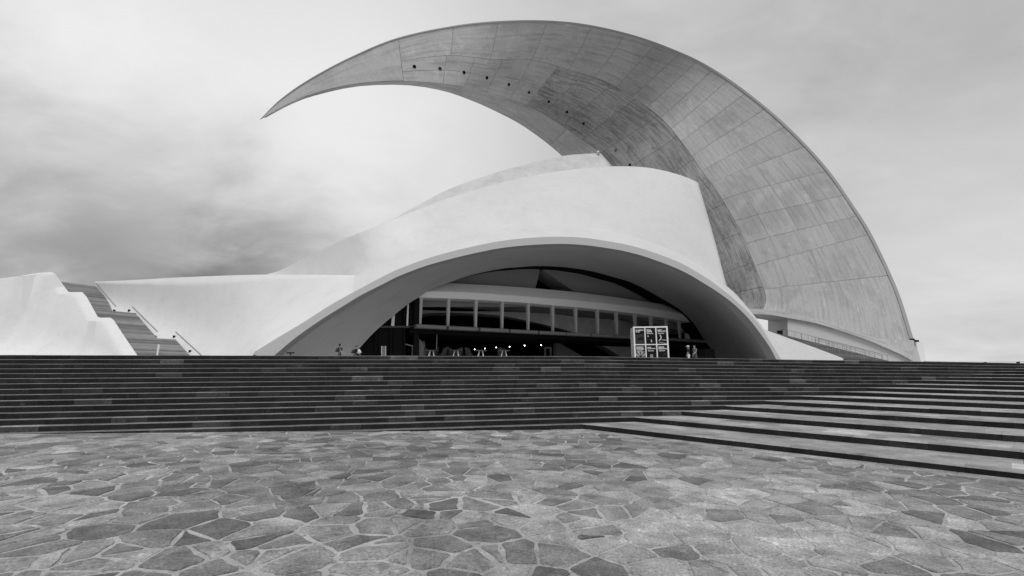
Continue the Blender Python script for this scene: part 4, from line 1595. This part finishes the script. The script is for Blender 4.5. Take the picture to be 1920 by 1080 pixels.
def cafe_chair(p, yaw, lab):
    c = thing('cafe_chair', lab, 'chair', p, 'cafe chairs on the terrace before the lobby')
    c.rotation_euler = (0, 0, yaw)
    MB().lathe((0, 0, .44), [(.22, 0), (.25, .02), (.25, .05), (.2, .06)], 14).build('seat', M['chair'], c)
    rows = []
    for i in range(7):
        h = i / 6
        rr = []
        for k in range(11):
            a = math.pi * (k / 10) * (1 - .35 * h) + math.pi * .175 * h
            rr.append(V((.29 * math.cos(a), .26 * math.sin(a) + .05 * h, .48 + (.52 * h) * (1 - .25 * abs(math.cos(a))))))
        rows.append(rr)
    loft('backrest', rows, M['chair'], c)
    for sx in (-1, 1):
        for sy in (-1, 1):
            MB().tube([(.15 * sx, .15 * sy, .45), (.21 * sx, .21 * sy, 0)], .018, 5).build('leg', M['steel'], c)


def lob(px, Y):
    e = px_dir(px, 680)
    x = e.x / e.y * Y
    return V((x, Y, tz(x) + .012))


ratio = EYE
for i, (px, lab) in enumerate(((809, 'cafe table with pale legs nearest the stone slabs'), (855, 'cafe table with pale legs second from the stone slabs'),
                               (901.5, 'cafe table with pale legs third from the stone slabs'), (945, 'cafe table with pale legs farthest from the stone slabs'))):
    cafe_table('cafe_table', lob(px, 29.6 + i * .15), lab)
for i, (px, Y, yaw, lab) in enumerate(((803, 30.0, 1.4, 'dark tub chair left of the table nearest the stone slabs'), (813, 29.9, -1.3, 'dark tub chair right of the table nearest the stone slabs'),
                                       (830, 29.6, -.9, 'lone dark tub chair between the first two tables'), (848, 29.9, 1.3, 'dark tub chair left of the second table'),
                                       (859, 30.4, -.6, 'dark tub chair behind the second table'), (880, 30.2, 1.0, 'lone dark tub chair between the second and third tables'),
                                       (941, 30.8, .4, 'dark tub chair behind the table farthest from the stone slabs'))):
    cafe_chair(lob(px, Y), yaw, lab)


# ------------------------------------------------------------------ people
def skin_mesh(verts, edges, radii, sub=2):
    me = bpy.data.meshes.new('figure')
    me.from_pydata(verts, edges, [])
    o = bpy.data.objects.new('figure_tmp', me)
    COL.objects.link(o)
    sk = o.modifiers.new('skin', 'SKIN')
    sk.use_smooth_shade = True
    for i, r in enumerate(radii):
        d = me.skin_vertices[0].data[i]
        d.radius = r if isinstance(r, tuple) else (r, r)
        d.use_root = (i == 0)
    sb = o.modifiers.new('sub', 'SUBSURF')
    sb.levels = sb.render_levels = sub
    dg = bpy.context.evaluated_depsgraph_get()
    out = bpy.data.meshes.new_from_object(o.evaluated_get(dg))
    bpy.data.objects.remove(o)
    return out


def person(label, loc, H, yaw, arms, legs, mats, lean=0.0, hair=None, female=False):
    """mats: skin, top, bottom, shoe; arms: ((elbow, wrist) left, right) offsets; x = right side, y = facing"""
    root = thing('person', label, 'person', loc, 'visitors on the terrace')
    root.rotation_euler = (0, 0, yaw)
    sh = .095 if female else .112
    Vv, Ee, Rr, K = [], [], [], []

    def add(p, r, par=None, kind='top'):
        Vv.append((p[0] * H, p[1] * H, p[2] * H))
        Rr.append(tuple(x * H for x in r) if isinstance(r, tuple) else r * H)
        if par is not None:
            Ee.append((par, len(Vv) - 1))
            K.append(kind)
        return len(Vv) - 1

    ly = lean
    pel = add((0, 0, .525), (.072, .058), None)
    wai = add((0, ly * .4, .60), (.066, .05), pel, 'top')
    che = add((0, ly * .8, .71), (.082, .058), wai, 'top')
    upc = add((0, ly, .785), (.07, .05), che, 'top')
    nek = add((0, ly * 1.15 + .004, .845), .03, upc, 'skin')
    chin = add((0, ly * 1.3 + .018, .885), (.043, .045), nek, 'skin')
    hed = add((0, ly * 1.35 + .012, .93), (.052, .062), chin, 'skin')
    add((0, ly * 1.35 + .006, .968), (.042, .05), hed, 'skin')
    nose = add((0, ly * 1.35 + .078, .918), .008, hed, 'skin')
    for s, (el, wr_) in zip((-1, 1), arms):
        so = add((s * sh, ly, .80), .036, upc, 'top')
        e = add((s * (sh + .018) + el[0] * s, ly + el[1], .80 - .165 + el[2]), .025, so, 'top')
        w = add((s * (sh + .018) + el[0] * s + wr_[0] * s, ly + el[1] + wr_[1], .80 - .165 + el[2] - .145 + wr_[2]), .016, e, 'skin')
        pe, pw2 = V(Vv[e]) / H, V(Vv[w]) / H
        d = (pw2 - pe).normalized()
        sd = V((0, 1, 0)) if abs(d.y) < .8 else V((1, 0, 0))
        pm = add(pw2 + d * .03, (.02, .012), w, 'skin')
        for fi, (off, ln) in enumerate(((-.015, .045), (-.005, .052), (.005, .048), (.015, .038))):
            f1 = add(pw2 + d * .048 + sd * off, .0055, pm, 'skin')
            add(pw2 + d * (.048 + ln * .8) + sd * off * 1.1 + V((-s * .008, 0, 0)), .0045, f1, 'skin')
        th = add(pw2 + d * .025 + sd * .024, .006, w, 'skin')
        add(pw2 + d * .048 + sd * .032, .005, th, 'skin')
    for s, (kn, an) in zip((-1, 1), legs):
        hp = add((s * .05, 0, .49), .056, pel, 'bottom')
        k = add((s * .052, kn, .275), .036, hp, 'bottom')
        a = add((s * .052, an, .05), .024, k, 'bottom')
        add((s * .056, an + .085, .018), (.024, .016), a, 'shoe')
        add((s * .052, an - .02, .02), .02, a, 'shoe')
    me = skin_mesh(Vv, Ee, Rr)
    segs_ = [(V(Vv[a]), V(Vv[b]), k) for (a, b), k in zip(Ee, K)]
    order = ['skin', 'top', 'bottom', 'shoe']
    region = []
    for pl_ in me.polygons:
        c = pl_.center
        best = None
        for a, b, k in segs_:
            ab_ = b - a
            t_ = max(0, min(1, (c - a).dot(ab_) / max(1e-9, ab_.length_squared)))
            dd = (c - (a + ab_ * t_)).length
            if best is None or dd < best[0]:
                best = (dd, k)
        pl_.use_smooth = True
        region.append(order.index(best[1]))
    me.materials.clear()
    link('body', me, list(mats), root)
    me.polygons.foreach_set('material_index', region)
    if hair == 'bun' or hair == 'short':
        m = MB()
        prof = [(.03, .038), (.05, .03), (.06, .01), (.06, -.015), (.05, -.05 if hair == 'bun' else -.03)]
        m.lathe(V((0, (ly * 1.35 - .006) * H, .945 * H)), [(r * H, z * H) for r, z in prof], 12)
        if hair == 'bun':
            m.lathe(V((0, (ly * 1.35 - .085) * H, .935 * H)), [(.01 * H, -.03 * H), (.035 * H, -.02 * H), (.04 * H, 0), (.03 * H, .025 * H), (.005 * H, .035 * H)], 10)
            m.tube([(0, (ly * 1.35 - .05) * H, .93 * H), (0, (ly - .05) * H, .84 * H)], .035 * H, 8)
        m.build('hair', M['hair'], root, smooth=True)
    if hair == 'cap':
        m = MB()
        m.lathe(V((0, (ly * 1.35 + .004) * H, .94 * H)), [(.064 * H, -.012 * H), (.066 * H, .01 * H), (.055 * H, .038 * H), (.02 * H, .052 * H)], 14)
        m.box((0, (ly * 1.35 + .085) * H, .932 * H), (.09 * H, .075 * H, .008 * H))
        m.build('cap', M['cloth_white'], root, smooth=False)
        MB().lathe(V((0, (ly * 1.35 - .03) * H, .915 * H)), [(.02 * H, -.045 * H), (.045 * H, -.02 * H), (.05 * H, .01 * H)], 10).build('hair', M['shirt_grey'], root, smooth=True)
    return root


def backpack(root, H, label, ly=0.0, front=False):
    """a rucksack worn on a person's back; stands alone in the list of things"""
    s = 1 if front else -1
    b = thing('backpack' if not front else 'bag', label, 'backpack' if not front else 'bag', root.location.copy())
    b.rotation_euler = root.rotation_euler.copy()
    m = MB()
    m.lathe(V((0, s * (.125) * H + ly * H, .585 * H)), [(.05 * H, 0), (.075 * H, .02 * H), (.083 * H, .09 * H), (.075 * H, .17 * H), (.045 * H, .205 * H)], 10)
    m.build('bag_body', M['cloth_white'] if front else M['pack'], b, smooth=True)
    m = MB()
    m.lathe(V((0, s * (.20) * H + ly * H, .60 * H)), [(.03 * H, 0), (.045 * H, .02 * H), (.045 * H, .07 * H), (.03 * H, .09 * H)], 8)
    m.build('pocket', M['cloth_white'] if front else M['pack'], b, smooth=True)
    for sx in (-1, 1):
        MB().tube([(sx * .06 * H, s * .07 * H + ly * H, .76 * H), (sx * .062 * H, ly * H, .835 * H), (sx * .065 * H, -s * .065 * H + ly * H, .76 * H), (sx * .06 * H, s * .07 * H + ly * H, .62 * H)], .009 * H, 5).build('strap', M['black'], b)


def stand(px, head_py, H):
    lo, hi = 25.0, 60.0
    for _ in range(40):
        mid = (lo + hi) / 2
        q = P(px, head_py, mid)
        if q.z < tz(q.x) + H:
            lo = mid
        else:
            hi = mid
    q = P(px, head_py, lo)
    return V((q.x, q.y, tz(q.x)))


HANG = ((.0, .0, 0), (.005, .02, 0))
w1 = stand(638, 643.6, 1.68)
p1 = person('woman with dark tied hair and a rucksack walking right beside the left vault', w1, 1.68, -math.pi / 2 - .15,
            (((.0, .04, .01), (.0, .10, .03)), ((0, .06, .01), (.0, .11, .03))), ((.05, .11), (-.03, -.12)),
            (M['skin'], M['shirt_mid'], M['jeans'], M['black']), lean=.03, hair='bun', female=True)
backpack(p1, 1.68, 'dark grey rucksack on the back of the woman with tied hair', .02)
w2 = stand(668, 647.4, 1.62)
p2 = person('person in dark clothes carrying a black rucksack behind and a white bag in front', w2, 1.62, -math.pi / 2 + .2,
            (((.0, .05, .01), (.0, .11, .05)), ((0, .04, 0), (0, .12, .06))), ((.04, .03), (-.01, -.03)),
            (M['skin'], M['shirt_black'], M['jeans'], M['cloth_white']), lean=.02, hair='short')
backpack(p2, 1.62, 'black rucksack on the back of the person near the timber doors', .01)
backpack(p2, 1.62, 'bright white bag held in front of the person near the timber doors', .03, True)
w3 = stand(1290, 647.3, 1.66)
p3 = person('woman in a white cap, black top and white shorts right of the poster cube', w3, 1.66, .75,
            (((.0, .0, 0), (.0, .03, 0)), ((.02, .05, .01), (.02, .10, .04))), ((.0, .0), (.03, .04)),
            (M['skin'], M['shirt_black'], M['cloth_white'], M['cloth_white']), hair='cap', female=True)
w4 = stand(1302.5, 646.6, 1.78)
p4 = person('man in a grey shirt with a bent arm beside the woman in a white cap', w4, 1.78, math.pi / 2 + .35,
            (((.02, .06, .02), (.0, .13, .06)), ((.01, -.03, 0), (.0, .03, 0))), ((.02, .05), (-.02, -.05)),
            (M['skin'], M['shirt_grey'], M['jeans'], M['black']), lean=.015, hair='short')

# security lamp on the rear shell's crown
h = PP(1123, 289, 63.6, .28)
cl = thing('crown_lamp', 'small pale floodlight on the crown of the rear shell under the wing', 'floodlight', h)
MB().tube([(0, 0, -.4), (0, 0, .2)], .06, 8).build('stand', M['steel'], cl)
MB().lathe((-.15, -.1, .28), [(.05, -.16), (.2, -.1), (.24, .05), (.16, .2), (.04, .24)], 12).build('lamp_head', M['cloth_white'], cl, smooth=True)
